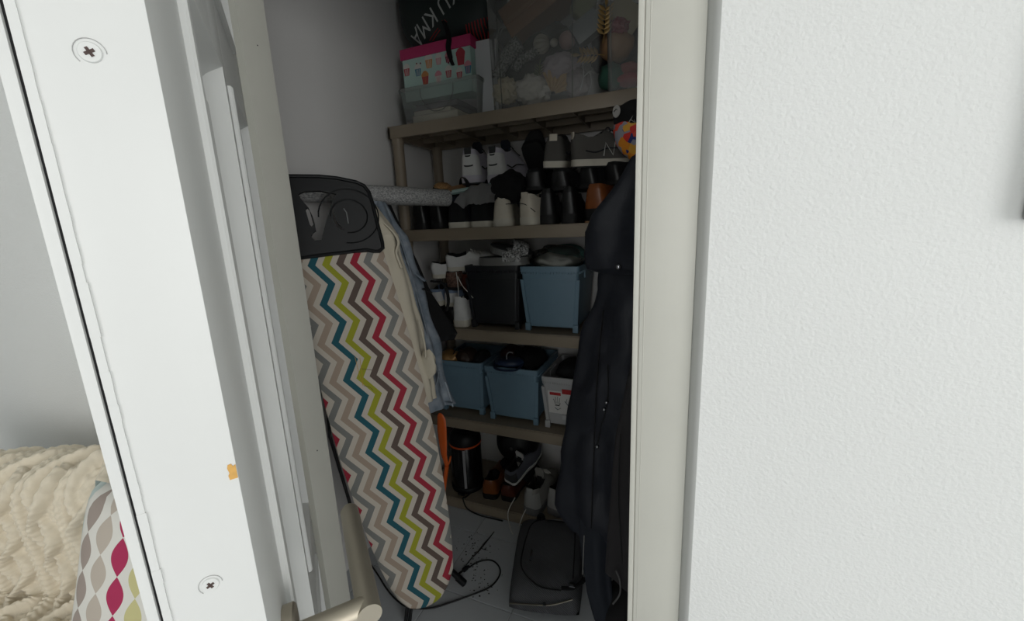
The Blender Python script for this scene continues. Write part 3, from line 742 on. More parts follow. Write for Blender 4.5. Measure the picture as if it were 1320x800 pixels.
# ------------------------------------------------------------------ bins
def make_bin(name, label, x0, x1, z, y0, y1, H, c, group, label_card=False, dark=None, tooth=None):
    cx, cy = (x0+x1)/2, (y0+y1)/2; t = thing(name, label, 'storage bin', (cx, cy, z), (0, 0, 0), group)
    W, D = (x1-x0)/2, (y1-y0)/2; tp = .82; fz = .018
    def rr(k, zz, ins=0): return [(x*1, y*1, zz) for x, y in rrect(-W*k+ins, W*k-ins, -D*k+ins, D*k-ins, .014, 3)]
    zs = [(tp, fz), (tp+.01, fz+.02), (.945, H*.80), (.955, H*.802), (.965, H-.02), (.965, H)]
    b = loft([rr(k, zz) for k, zz in zs] + [rr(.965, H, .003), rr(.95, H*.8, .003), rr(tp, fz+.004, .003)], caps=(True, True))
    obj('body', b, c, t, 40)
    b = loft([rr(.967, H-.022), rr(1.0, H-.022), rr(1.005, H-.004), rr(1.0, H), rr(.955, H), rr(.955, H-.004)], caps=(False, False))
    rm = obj('rim', b, c, t, 40)
    b = B(); n = 20
    for i in range(n):
        x = -W*.96+2*W*.96*(i+.5)/n
        box(x-.0022, x+.0022, -D*1.003, -D*.968, H-.030, H-.020, bm=b)
    for i in range(n):
        y = -D*.96+2*D*.96*(i+.5)/n
        box(W*.968, W*1.003, y-.0022, y+.0022, H-.030, H-.020, bm=b)
    obj('rim_teeth', b, c, rm)
    for sx in (-1, 1):
        for sy in (-1, 1): obj('foot', box(sx*W*tp-.011, sx*W*tp+.011, sy*D*tp-.011, sy*D*tp+.011, 0, fz+.014, .002), c, t, 40)
        obj('corner_rib', loft([[(sx*W*k+dx, -D*k+dy, zz) for dx, dy in ((-.007, -.0015), (.007, -.0015), (.007, .012), (-.007, .012))] for k, zz in ((tp, fz), (.945, H*.8))]), c, t, 40)
        h = loft([[(sx*(W*.95)+dx, dy, zz) for dx, dy in ((-.004, -.05), (.006, -.05), (.006, .05), (-.004, .05))] for zz in (H-.055, H-.012)])
        obj('grip', h, c, t, 40)
    return t, W, D
P_blue = mat('slate_blue_plastic', (112, 140, 158), .42, bump=.05, bscale=120, var=.02); P_black = mat('black_bin_plastic', (34, 36, 39), .45, bump=.05, bscale=120); P_white = mat('grey_white_plastic', (178, 179, 180), .45, bump=.05, bscale=120)
GB = 'plastic bins on the shelves'
Z3, Z4, Z5 = SZ[2]+.0005, SZ[3]+.0005, SZ[4]+.0005
make_bin('storage_bin', 'black plastic bin on the third shelf under the silver sandals', -.877, -.626, Z3, 1.548, 1.86, .272, P_black, GB)
make_bin('storage_bin', 'slate blue plastic bin on the third shelf holding a clear wrapped bundle', -.622, -.376, Z3, 1.548, 1.86, .268, P_blue, GB)
make_bin('storage_bin', 'slate blue plastic bin on the fourth shelf behind the denim jacket hem', -1.075, -.832, Z4, 1.572, 1.86, .258, P_blue, GB)
make_bin('storage_bin', 'slate blue plastic bin on the fourth shelf with dark blue goggles on top', -.812, -.558, Z4, 1.552, 1.86, .258, P_blue, GB)
wb, WW, WD = make_bin('storage_bin', 'grey white plastic bin with a red and white label on the fourth shelf', -.545, -.335, Z4, 1.552, 1.86, .238, P_white, GB)
# label on the pale bin: printed card
card = obj('label_card', box(-.078, .062, -.0012, .0004, .072, .178), mat('label_paper', (214, 213, 210), .6), wb)
card.rotation_euler = (math.radians(6.3), 0, 0); card.location = (0, -WD*.808-.0015, 0)
obj('red_flash', box(-.070, -.022, -.0020, -.0012, .158, .171), mat('label_red', (176, 40, 44), .6), card)
obj('red_flash', box(-.016, .055, -.0022, -.0012, .168, .190), mat('label_red', (176, 40, 44), .6), card)
M_ink = mat('label_ink', (40, 42, 46), .7)
hand = B()
for pts, r in (([(-.048, .118), (-.054, .140)], .0028), ([(-.043, .120), (-.046, .150)], .0028), ([(-.037, .120), (-.036, .152)], .0028), ([(-.031, .119), (-.027, .146)], .0028), ([(-.048, .112), (-.030, .112), (-.026, .122)], .005)):
    tube([(x, -.0016, z) for x, z in pts], r, 6, bm=hand, flat=.25)
obj('printed_hand', hand, M_ink, card)
fing = B()
for pts, r in (([(-.006, .135), (.006, .120), (.016, .112)], .004), ([(.0, .128), (.004, .146)], .003), ([(-.050, .100), (-.038, .090), (-.024, .100)], .003)):
    tube([(x, -.0016, z) for x, z in pts], r, 6, bm=fing, flat=.25)
obj('printed_tools', fing, mat('label_grey_ink', (110, 122, 126), .7), card)
obj('recycling_tab', box(-.02, .05, -WD*.852-.004, -WD*.852-.001, .046, .066), mat('tab_grey', (196, 197, 198), .5), wb)

# on the bins of the third shelf
M_glit = weave('silver_glitter', (40, 40, 42), (196, 196, 195), 150, 150, .35, .9); M_sil = mat('silver_sole', (126, 126, 124), .35, metal=.3)
slide('slide_sandal', 'silver platform sandal lying flat on the black bin', (-.80, 1.555, Z3+.273), (0, 0, math.radians(-78)), M_sil, M_glit, K_dgrey, 'silver sandals on the black bin', L=.21, sh=.032)
slide('slide_sandal', 'silver platform sandal propped on its partner above the black bin', (-.755, 1.555, Z3+.335), (math.radians(-14), math.radians(20), math.radians(-66)), M_sil, M_glit, K_dgrey, 'silver sandals on the black bin', L=.18, sh=.026)
wr = thing('wrapped_bundle', 'clear plastic wrapped bundle of white and green cloth in the blue bin', 'bundle', (-.50, 1.695, Z3+.275), (0, 0, 0))
obj('folded_cloth', lump(.098, .115, .042, .14, 1.5, 3, 5), fab('white_cotton', (206, 206, 200), .9), wr, 70)
obj('green_cloth', lump(.085, .09, .040, .18, 1.7, 3, 8), fab('teal_cotton', (70, 110, 104), .9), wr, 70).location = (.03, .03, .028)
obj('plastic_wrap', lump(.112, .135, .056, .2, 2.2, 4, 11), clear_plastic('wrap_film', haze=.06), wr, 50).location = (0, -.005, .012)
# shoes on the third shelf beside the black bin
G3 = 'shoes heaped on the third shelf'
make_shoe('white_low', 'white_sneaker', 'white leather sneaker standing on the third shelf beside the black bin', (-.915, 1.55, Z3), 6, group=G3, colors=(K_white, K_in, K_sole_w, K_sole_w, K_white), dims=dict(L=.265, W=.98, collar=.085, heel=.105, tongue=.1, st=.03), tab=K_white)
for i, (x, y) in enumerate(((-1.075, 1.60), (-.995, 1.59))):
    make_shoe('black_low', 'black_shoe', ('black suede shoe on the third shelf behind the black jacket', 'black suede shoe on the third shelf beside the white sneaker')[i], (x, y, Z3), (5, -5)[i], group=G3, colors=(K_blk2, K_in, K_rub, K_rub, K_blk))
for i, (x, z) in enumerate(((-1.072, .980), (-.988, .978))):
    make_shoe('blue_sneaker', 'blue_sneaker', ('pale blue canvas sneaker behind the black jacket on the third shelf', 'pale blue canvas sneaker directly behind the white sneaker')[i], (x, 1.60, z+.012), (3, -3)[i], (4, 0), group=G3, colors=(K_blue, K_in, K_sole_w, K_sole_w, K_white), dims=dict(L=.25, W=1.0, collar=.05, heel=.06, tongue=.065, st=.022))
make_shoe('leopard_shoe', 'leopard_shoe', 'leopard print shoe standing on end beside the black bin', (-.965, 1.60, 1.068), 0, (18, 0), group=G3, colors=(mat('leopard', (140, 108, 92), .8, c2=(44, 30, 26), vscale=130), K_in, K_blk2, K_rub, mat('leopard', (0, 0, 0))), dims=dict(L=.25, W=1.0, collar=.06, heel=.075, tongue=.08, st=.016))
make_shoe('brown_low2', 'brown_shoe', 'dark reddish brown leather shoe wedged against the black bin', (-.895, 1.61, 1.05), -4, (20, 6), group=G3, colors=(K_dbrown, K_in, K_rub, K_rub, K_dbrown), dims=dict(L=.25, W=.95, collar=.07, heel=.09, tongue=.09, st=.014))
for i, (x, y, z, rz, ty) in enumerate(((-1.06, 1.585, 1.128, -50, 6), (-.985, 1.60, 1.165, -62, 14))):
    make_shoe('white_canvas', 'white_plimsoll', ('white canvas plimsoll lying sideways above the pale blue sneakers', 'white canvas plimsoll with trailing laces leaning on the black bin rim')[i], (x, y, z), rz, (0, ty), group=G3, colors=(K_white, K_in, K_sole_w, K_sole_w, K_white), dims=dict(L=.25, W=.95, collar=.045, heel=.055, tongue=.065, st=.018), laces=K_lace)
for i, pts in enumerate(([(588, 350), (590, 365), (591, 380), (590, 392)], [(590, 356), (596, 368), (604, 377), (610, 384)])):
    o = obj('shoelace', tube(smooth_path([onY(x, y, 1.565) for x, y in pts], 4), .0018, 6), K_lace); tag(o, ('white shoelace hanging straight down above the white sneaker', 'white shoelace hanging slantwise across the brown shoe')[i], 'shoelace')

# contents of the bins on the fourth shelf
M_gold = mat('gold_satin', (170, 132, 84), .35, metal=.3); M_dbr = fab('dark_brown_leather', (50, 36, 28), .5)
for i, (x, y, z, r, mm, nm, lb, ct) in enumerate((
    (-1.02, 1.62, .742, (.055, .05, .035), M_gold, 'satin_pouch', 'gold satin pouch at the denim end of the blue bin', 'pouch'),
    (-.94, 1.64, .748, (.05, .06, .04), M_dbr, 'leather_pouch', 'dark brown leather pouch in the blue bin beside the gold pouch', 'pouch'),
    (-.875, 1.66, .74, (.035, .06, .035), K_blk2, 'cloth_bundle', 'black cloth bundle at the rim of the blue bin behind the denim hem', 'bundle'),
    (-.66, 1.72, .735, (.085, .09, .05), K_blk2, 'cloth_bundle', 'black cloth bundle behind the dark blue goggles', 'bundle'),
    (-.44, 1.69, .715, (.075, .10, .045), K_blk2, 'cloth_bundle', 'black cloth bundle inside the grey white bin', 'bundle'),
    (-.75, 1.74, .735, (.05, .08, .05), fab('maroon_cloth', (60, 30, 30), .9), 'cloth_bundle', 'maroon cloth bundle in the goggles bin', 'bundle'))):
    o = obj(nm, lump(*r, .22, 1.9, 3, i+20), mm, None, 70, (x, y, z)); tag(o, lb, ct)
for i, pts in enumerate(([(-1.0, 1.60, .75), (-.97, 1.60, .79), (-.93, 1.60, .785), (-.90, 1.60, .745)], [(-.98, 1.62, .75), (-.955, 1.62, .775), (-.925, 1.63, .77), (-.905, 1.63, .745)])):
    o = obj('belt', tube(smooth_path(pts, 5), .006, 8, flat=.35), M_dbr); tag(o, ('brown leather belt loop curling highest above the blue bin', 'brown leather belt loop curling low inside the blue bin')[i], 'belt')
gq = onY(657, 466, 1.60)
gg = thing('goggles', 'dark blue swimming goggles lying on the middle blue bin', 'goggles', (gq.x, 1.60, .755), (0, 0, .1))
M_gb = mat('goggle_blue', (38, 52, 78), .35); M_gl = mat('goggle_lens', (22, 28, 44), .1, coat=.5)
b = lathe([(.050, -.016), (.062, -.010), (.066, .0), (.062, .010), (.050, .014)], 24); bmesh.ops.scale(b, vec=(1, .7, 1), verts=b.verts); obj('frame', b, M_gb, gg, 60)
b = lathe([(.001, .010), (.035, .009), (.052, .004), (.050, -.012), (.001, -.014)], 24); bmesh.ops.scale(b, vec=(1, .7, 1), verts=b.verts); obj('lens', b, M_gl, gg, 60)
obj('strap', tube(smooth_path([(-.06, 0, 0), (-.05, -.05, -.016), (0, -.062, -.020), (.05, -.05, -.016), (.06, 0, 0)], 5), .008, 8, flat=.3), M_gb, gg, 60)
obj('strap_end', tube(smooth_path([(-.01, -.01, .012), (-.008, -.01, .035), (.004, -.01, .046), (.02, -.01, .044)], 4), .003, 6), mat('grey_strap', (150, 152, 156), .6), gg)
q = gq

# ------------------------------------------------------------------ bottom shelf
pc = thing('pedal_bin', 'small black and steel pedal bin with orange ring on the bottom shelf', 'pedal bin', (-.985, 1.640, Z5))
obj('body', lathe([(.074, .012), (.077, .03), (.077, .235), (.074, .24)], 30), mat('gloss_black', (16, 16, 17), .18), pc, 50)
obj('base_ring', lathe([(.078, 0), (.081, .004), (.081, .022), (.077, .026)], 30), M_blk, pc, 50)
obj('orange_ring', lathe([(.0775, .238), (.080, .240), (.080, .246), (.0775, .248)], 30), mat('orange_band', (206, 84, 34), .5), pc, 50)
obj('lid', lathe([(.0785, .249), (.080, .256), (.076, .285), (.058, .305), (.001, .312)], 30), M_blk, pc, 50)
obj('steel_panel', loft([[(.0778*math.sin(a), -.0778*math.cos(a), z) for a in (.30, .38, .46)] + [(.0772*math.sin(a), -.0772*math.cos(a), z) for a in (.46, .38, .30)] for z in (.03, .234)]), mat('steel_sheet', (150, 150, 152), .45, metal=.2), pc, 40)
obj('pedal', box(-.004, .03, -.100, -.072, .006, .014, .003), M_blkm, pc, 40)
obj('hinge_block', box(-.03, .03, .05, .085, .20, .40, .012), M_blk, pc, 40)
op = thing('orange_paddle', 'bright orange plastic paddle standing beside the ironing board edge', 'paddle', (-.86, 1.30, .0))
q1, q2, q3, q4 = (onY(569, 540, 1.30), onY(570, 560, 1.30), onY(572, 585, 1.30), onY(576, 600, 1.30))
M_or = mat('orange_plastic', (214, 96, 34), .45)
def ov(v): return Vector((v.x+.86, v.y-1.30, v.z))
obj('blade', tube([ov(onY(567, 532, 1.30)), ov(onY(567.5, 535, 1.30)), ov(q1), ov(onY(569.5, 552, 1.30)), ov(q2), ov(onY(571, 572, 1.30)), ov(q3), ov(q4)], [.0015, .0045, .0062, .0068, .0066, .0058, .0045, .003], 12, flat=3.2), M_or, op, 60)
obj('handle', tube([ov(q4), ov(onY(572, 630, 1.30)), ov(onY(566, 680, 1.30)), ov(onZ(560, 728, .006))], [.009, .009, .009, .010], 10), M_or, op, 60)
obj('side_clip', tube(smooth_path([ov(q4), ov(onY(579, 596, 1.3)), ov(onY(581, 588, 1.3))], 3), .004, 6), M_or, op)
G5 = 'shoes on the bottom shelf'
make_shoe('brogue', 'brown_brogue', 'tan brown leather shoe with its heel to the room on the bottom shelf', (-.832, 1.572, Z5), 6, group=G5, colors=(K_brown, K_in, K_rub, K_rub, K_brown), dims=dict(L=.28, W=1.12, collar=.06, heel=.075, tongue=.08, st=.014, heel_h=.014))
make_shoe('brogue2', 'brown_brogue', 'oxblood leather shoe under the grey and white trainer on the bottom shelf', (-.745, 1.585, Z5), -2, group=G5, colors=(K_dbrown, K_in, K_rub, K_rub, K_dbrown), dims=dict(L=.28, W=1.05, collar=.05, heel=.06, tongue=.07, st=.014, heel_h=.014))
make_shoe('grey_white', 'grey_shoe', 'grey and white trainer resting askew on the oxblood shoe', (-.735, 1.60, Z5+.085), -14, (14, 8), group=G5, colors=(fab('blue_grey_mesh', (96, 98, 106), .85), K_in, K_white, K_rub, K_dgrey), dims=dict(L=.26, W=.98, collar=.06, heel=.07, tongue=.085, st=.02), laces=K_blk2, tongue=K_white)
gy = dict(L=.285, W=1.12, collar=.082, heel=.10, tongue=.12, st=.034, spring=.02)
make_shoe('light_trainer', 'grey_trainer', 'light grey running trainer with untied white lace beside the oxblood shoe', (-.606, 1.535, Z5), -6, group=G5, colors=(K_ltgrey, K_in, K_midgrey, K_midgrey, K_silver), dims=gy, laces=K_lace, tongue=K_ltgrey, tab=K_silver)
make_shoe('light_trainer', 'grey_trainer', 'light grey running trainer half hidden by the navy coat on the bottom shelf', (-.508, 1.565, Z5), -14, group=G5, colors=(K_ltgrey, K_in, K_midgrey, K_midgrey, K_silver), dims=gy, laces=K_lace, tongue=K_ltgrey, tab=K_silver)
for i, pts in enumerate(([(664, 641, 1.54), (656, 656, 1.512), (655, 668, 1.51), (658, 681, 1.47), (661, 688, 1.43)], [(678, 656, 1.525), (674, 664, 1.512), (671, 672, 1.508), (669, 678, 1.50)])):
    P = [onY(x, y, Y) for x, y, Y in pts]; P = [Vector((p.x, p.y, max(p.z, .004))) for p in P]
    o = obj('shoelace', tube(smooth_path(P, 4), .0022, 6), K_lace); tag(o, ('long white shoelace trailing from the bottom shelf onto the floor', 'short white shoelace dangling over the bottom shelf lip')[i], 'shoelace')
rb_ = thing('helmet', 'round black helmet standing behind the shoes on the bottom shelf', 'helmet', (-.785, 1.775, Z5))
b = lump(.112, .10, .12, .05, 1.2, 4, 31, .25); bmesh.ops.translate(b, vec=(.03, 0, .22), verts=b.verts); obj('shell', b, mat('matt_black', (15, 15, 16), .5), rb_, 70)
obj('badge', lathe([(.001, .002), (.008, .002), (.009, 0)], 14, M=Matrix.Translation((.035, -.101, .225)) @ Matrix.Rotation(PI/2, 4, 'X')), mat('badge_grey', (70, 70, 70), .5), rb_)
b = lump(.11, .085, .058, .2, 1.6, 3, 33, .2); bmesh.ops.translate(b, vec=(.03, .01, .055), verts=b.verts); obj('padding', b, K_blk2, rb_, 70)

# ------------------------------------------------------------------ hanging clothes
def garment(secs, n=56, rows=44, folds=((5, .10, 0), (9, .05, 1)), wr=.03, seed=0, rot=0, hemz=None):
    """secs: (centre Vector, half width, half depth), from top to bottom"""
    S = secs; out = []
    for j in range(rows+1):
        f = j/rows*(len(S)-1); i = min(int(f), len(S)-2); t = f-i; t = t*t*(3-2*t)
        c = S[i][0].lerp(S[i+1][0], t); hw = S[i][1]+(S[i+1][1]-S[i][1])*t; hd = S[i][2]+(S[i+1][2]-S[i][2])*t; g = .35+.65*j/rows; r = []
        for k in range(n):
            a = 2*PI*k/n; d = 0
            for kk, am, ph in folds: d += am*g*math.sin(kk*a+ph+.9*math.sin(j*.12+kk))
            x, y = hw*math.cos(a), hd*math.sin(a)
            d2 = d+wr*noise.noise(Vector((x*14+seed, y*14, c.z*9)))*2.0
            x = hw*math.cos(a)*(1+d2*.45); y = hd*math.sin(a)*(1+d2*2.0)
            z = c.z + .012*noise.noise(Vector((x*12, y*12, seed+c.z*6)))
            X = x*math.cos(rot)-y*math.sin(rot); Y = x*math.sin(rot)+y*math.cos(rot)
            r.append(Vector((c.x+X, c.y+Y, z)))
        out.append(r)
    return loft(out)
def rel(bm, p): bmesh.ops.translate(bm, vec=-Vector(p), verts=bm.verts); return bm
def right_edge(pts, Y, hws, hd, rot):
    S = []
    for (px, py), hw in zip(pts, hws):
        P = onY(px, py, Y); S.append((P-Vector((math.cos(rot)*hw, math.sin(rot)*hw, 0)), hw, hd))
    return S
def pin(o_bm, p): return rel(o_bm, p)
M_denim = fab('blue_denim', (100, 112, 124), .9, c2=(146, 154, 163), vscale=26, bscale=600); M_creamj = fab('cream_cotton', (198, 190, 172), .9, var=.05, vscale=12, bscale=400)
M_bj = fab('black_cotton', (15, 15, 17), .9); M_nv = fab('navy_shell', (20, 24, 34), .65, bscale=60, bdist=.004); M_ch = fab('charcoal_wool', (40, 38, 40), .95); M_nv2 = fab('navy_lining', (22, 28, 38), .8)
ro = math.radians(38)
p0 = onY(505, 270, 1.215)
dj = thing('denim_jacket', 'faded blue denim jacket hanging behind the ironing board', 'jacket', tuple(p0))
obj('body', pin(garment(right_edge([(497, 258), (508, 275), (523, 305), (541, 358), (554, 405), (568, 455), (578, 495), (584, 520)], 1.215, [.03, .06, .09, .10, .105, .11, .115, .11], .042, ro), folds=((4, .12, .4), (7, .09, 2), (13, .05, 0)), wr=.13, seed=3, rows=70, n=80, rot=ro), p0), M_denim, dj, 70)
def strip(pts, Y, r, m, par, p, nm, flat=.3): return obj(nm, pin(tube(smooth_path([onY(x, y, Y) for x, y in pts], 4), r, 8, flat=flat), p), m, par, 60)
strip([(514, 300), (530, 352), (545, 405), (558, 455), (570, 500)], 1.165, .0045, M_denim, dj, p0, 'front_seam')
strip([(545, 372), (552, 374), (556, 378)], 1.16, .008, M_bj, dj, p0, 'pocket_tag')
strip([(536, 352), (548, 362)], 1.165, .009, M_denim, dj, p0, 'pocket_flap')
strip([(559, 472), (555, 485), (557, 498), (564, 492), (566, 478)], 1.15, .004, M_denim, dj, p0, 'torn_edge')
strip([(556, 510), (570, 516), (583, 519)], 1.19, .007, M_denim, dj, p0, 'hem_band')
strip([(574, 492), (580, 510), (584, 524)], 1.20, .004, mat('frayed_thread', (176, 186, 196), .9), dj, p0, 'frayed_edge')
p1 = onY(500, 300, 1.14)
cj = thing('cream_jacket', 'cream cotton jacket hanging between the ironing board and the denim jacket', 'jacket', tuple(p1))
obj('body', pin(garment(right_edge([(482, 262), (494, 280), (513, 303), (516, 322), (524, 352), (535, 392), (548, 438), (553, 462), (561, 495), (562, 512)], 1.13, [.03, .05, .07, .07, .075, .08, .09, .09, .09, .08], .036, ro), folds=((4, .14, 0), (8, .10, 1)), wr=.14, seed=9, rows=70, n=80, rot=ro), p1), M_creamj, cj, 70)
obj('pocket_flap', pin(lump(.030, .012, .05, .25, 2, 3, 4), (0, 0, 0)), M_creamj, cj, 70).location = onY(552, 470, 1.10)-p1
strip([(496, 288), (508, 300), (514, 312), (511, 326), (518, 345)], 1.095, .006, M_creamj, cj, p1, 'lapel_edge', .6)
strip([(540, 412), (547, 440), (549, 460)], 1.085, .004, M_creamj, cj, p1, 'front_seam', .6)
p2 = onY(540, 380, 1.33)
bj = thing('black_jacket', 'black cotton jacket hanging behind the denim jacket, hem above the fourth shelf', 'jacket', tuple(p2))
obj('body', pin(garment(right_edge([(500, 256), (512, 282), (536, 335), (556, 378), (572, 405), (587, 428), (583, 436)], 1.33, [.02, .05, .09, .10, .11, .12, .11], .035, ro*.6), folds=((4, .12, 0), (7, .06, 1)), wr=.04, seed=15, rot=ro*.6), p2), M_bj, bj, 70)
strip([(488, 256), (494, 268), (500, 282)], 1.28, .012, M_bj, bj, p2, 'shoulder_strap', .4)
strip([(556, 362), (572, 366), (578, 385), (576, 400)], 1.33, .009, M_bj, bj, p2, 'loop', .5)
# coats on the right
def Lsec(rows_, Y, right, hd):
    S = []
    for px, py in rows_:
        P = onY(px, py, Y); hw = (right-P.x)/2; S.append((Vector(((right+P.x)/2, Y, P.z)), hw, hd))
    return S
cp0 = Vector((-.05, 1.22, 1.2))
nc = thing('navy_coat', 'long navy hooded coat hanging in front of the shelves', 'coat', tuple(cp0))
obj('body', pin(garment(Lsec([(782, 300), (774, 345), (770, 372), (760, 400), (751, 440), (742, 490), (733, 545), (723, 605), (724, 640), (736, 672), (756, 690)], 1.24, .08, .085), n=72, rows=60, folds=((6, .09, .3), (11, .06, 1.1), (3, .06, 2)), wr=.09, seed=21), cp0), M_nv, nc, 75)
obj('hood', pin(garment(Lsec([(815, 205), (800, 232), (782, 258), (766, 278), (757, 298), (756, 325), (762, 345), (780, 352)], 1.17, .06, .075), n=60, rows=40, folds=((4, .13, .8), (7, .08, 0)), wr=.09, seed=27), cp0), M_nv, nc, 75)
def onb(nm, b, px, py, Y, m, rot=(PI/2, 0, 0)):
    P = onY(px, py, Y); o = obj(nm, b, m, nc, 50); o.location = P-cp0; o.rotation_euler = rot; return o
M_snap = mat('gunmetal_snap', (150, 152, 156), .25, metal=1)
onb('snap_button', lathe([(.001, .004), (.005, .0035), (.0072, .001), (.0075, -.002)], 18), 797, 344, 1.082, M_snap)
for px, py in ((782, 518), (779, 527), (770, 575)): onb('cord_toggle', lathe([(.002, .008), (.0055, .005), (.006, -.003), (.003, -.007)], 14), px, py, 1.125, M_snap)
obj('drawstring', pin(tube(smooth_path([onY(x, y, 1.125) for x, y in ((783, 470), (784, 500), (782, 525), (774, 552), (770, 575))], 5), .0022, 6), cp0), K_blk2, nc, 60)
obj('front_zip', pin(tube(smooth_path([onY(x, y, 1.125) for x, y in ((778, 400), (772, 460), (768, 520), (765, 600), (762, 680))], 5), .004, 6, flat=.5), cp0), K_blk2, nc, 60)
cp1 = Vector((-.08, 1.06, .6))
cc_ = thing('charcoal_coat', 'charcoal wool coat hanging closest to the door frame', 'coat', tuple(cp1))
obj('body', pin(garment(Lsec([(816, 440), (812, 480), (803, 520), (795, 565), (788, 620), (782, 680), (779, 733)], 1.06, .06, .045), folds=((3, .10, .3), (6, .05, 1)), wr=.02, seed=31), cp1), M_ch, cc_, 70)
obj('front_seam', pin(tube(smooth_path([onY(x, y, 1.018) for x, y in ((800, 560), (797, 640), (803, 730))], 5), .0018, 6), cp1), K_blk2, cc_, 60)
cp2 = Vector((-.24, 1.13, .3))
sc_ = thing('navy_scarf', 'narrow dark navy garment hanging to the floor below the coat', 'garment', tuple(cp2))
obj('body', pin(garment([(onY(766, 600, 1.26), .03, .012), (onY(764, 650, 1.21), .05, .018), (onY(765, 690, 1.16), .048, .022), (onY(768, 730, 1.12), .045, .026), (onY(772, 765, 1.10), .042, .024), (onY(778, 795, 1.09), .035, .022)], folds=((3, .12, 0), (5, .08, 1)), wr=.05, seed=37), cp2), M_nv2, sc_, 70)
obj('edge_piping', pin(tube(smooth_path([onY(x, y, 1.085) for x, y in ((753, 690), (752, 715), (751, 740))], 4), .0016, 6), cp2), mat('grey_piping', (120, 120, 118), .6), sc_)
b = lump(.12, .11, .13, .14, 1.4, 4, 41, .2); hb = onZ(800, 790, .10)
hbag = thing('cloth_bag', 'black cloth bag slumped on the floor under the charcoal coat', 'bag', (-.085, 1.12, 0))
bmesh.ops.translate(b, vec=(0, 0, .125), verts=b.verts); obj('body', b, M_bj, hbag, 75)
obj('handle', tube(smooth_path([onY(x, y, 1.0)-Vector((-.085, 1.12, 0)) for x, y in ((794, 735), (799, 748), (799, 765), (790, 778))], 5), .0025, 6), mat('grey_cord', (84, 84, 84), .7), hbag)
# colourful bag hanging from the top shelf
kb = Vector((-.165, 1.45, 1.6))
kg = thing('balloon_bag', 'drawstring bag printed with bright balloons under a black flap, hanging at the top shelf', 'bag', tuple(kb))
def balloons():
    m = mat('balloon_print', (200, 60, 40), .5); nt = m.node_tree; bs = nt.nodes['Principled BSDF']; N = nt.nodes.new
    tc = N('ShaderNodeTexCoord'); v = N('ShaderNodeTexVoronoi'); v.inputs['Scale'].default_value = 46; sp = N('ShaderNodeSeparateColor'); cr = N('ShaderNodeValToRGB'); cr.color_ramp.interpolation = 'CONSTANT'
    e = cr.color_ramp.elements
    cols = [(214, 52, 44), (226, 142, 40), (222, 80, 60), (40, 54, 120), (228, 168, 60), (150, 150, 160)]
    while len(e) < 6: e.new(.5)
    for i in range(6): e[i].position = i/6; e[i].color = lin(cols[i])
    nt.links.new(tc.outputs['Object'], v.inputs['Vector']); nt.links.new(v.outputs['Color'], sp.inputs[0]); nt.links.new(sp.outputs[0], cr.inputs[0]); nt.links.new(cr.outputs[0], bs.inputs['Base Color']); return m
kx = lambda px, py: onY(px, py, 1.45)
obj('body', pin(garment(Lsec([(791, 158), (790, 170), (794, 185), (802, 196), (814, 206)], 1.45, -.05, .06), folds=((4, .06, 0),), wr=.03, seed=43), kb), balloons(), kg, 70)
obj('flap', pin(garment(Lsec([(800, 137), (793, 142), (791, 152), (792, 162), (797, 165)], 1.445, -.05, .064), folds=((4, .05, 0),), wr=.02, seed=43), kb), M_bj, kg, 70)
bd = obj('round_badge', lathe([(.001, .002), (.017, .002), (.018, 0)], 22), mat('badge_white', (170, 168, 164), .6), kg, 40); bd.location = kx(798.5, 149)-kb+Vector((0, -.060, 0)); bd.rotation_euler = (PI/2, 0, -.5); bd.scale = (.8, 1, 1)
bs_ = obj('badge_mark', tube([(-.010, 0, .0025), (.0, .006, .0025), (.010, 0, .0025), (.0, -.006, .0025)], .0015, 5), M_blk, bd)
obj('printed_mark', pin(tube([onY(x, y, 1.385) for x, y in ((811, 157), (816, 149), (819, 158), (813, 154))], .0016, 5), kb), mat('badge_white', (170, 168, 164)), kg)
obj('hanging_loop', pin(tube(smooth_path([kx(806, 140), Vector((-.14, 1.50, 1.705)), Vector((-.14, 1.512, 1.73)), Vector((-.14, 1.512, 1.765))], 4), .003, 6), kb), M_bj, kg)

# ------------------------------------------------------------------ floor things
fb = onZ(708, 735, .0)
gb = thing('laptop_bag', 'dark grey textile laptop bag lying on the floor tiles', 'bag', (fb.x, fb.y-.01, 0), (0, 0, math.radians(13)))
def herring():
    m = mat('grey_herringbone', (86, 87, 90), .9, var=.05, vscale=30); nt = m.node_tree; bs = nt.nodes['Principled BSDF']; N = nt.nodes.new
    tc = N('ShaderNodeTexCoord'); wv = N('ShaderNodeTexWave'); wv.wave_type = 'BANDS'; wv.bands_direction = 'DIAGONAL'; wv.inputs['Scale'].default_value = 70; wv.inputs['Distortion'].default_value = 1.5
    bp = N('ShaderNodeBump'); bp.inputs['Strength'].default_value = .6; bp.inputs['Distance'].default_value = .003
    nt.links.new(tc.outputs['Object'], wv.inputs['Vector']); nt.links.new(wv.outputs['Fac'], bp.inputs['Height']); nt.links.new(bp.outputs[0], bs.inputs['Normal']); return m
M_hb = herring()
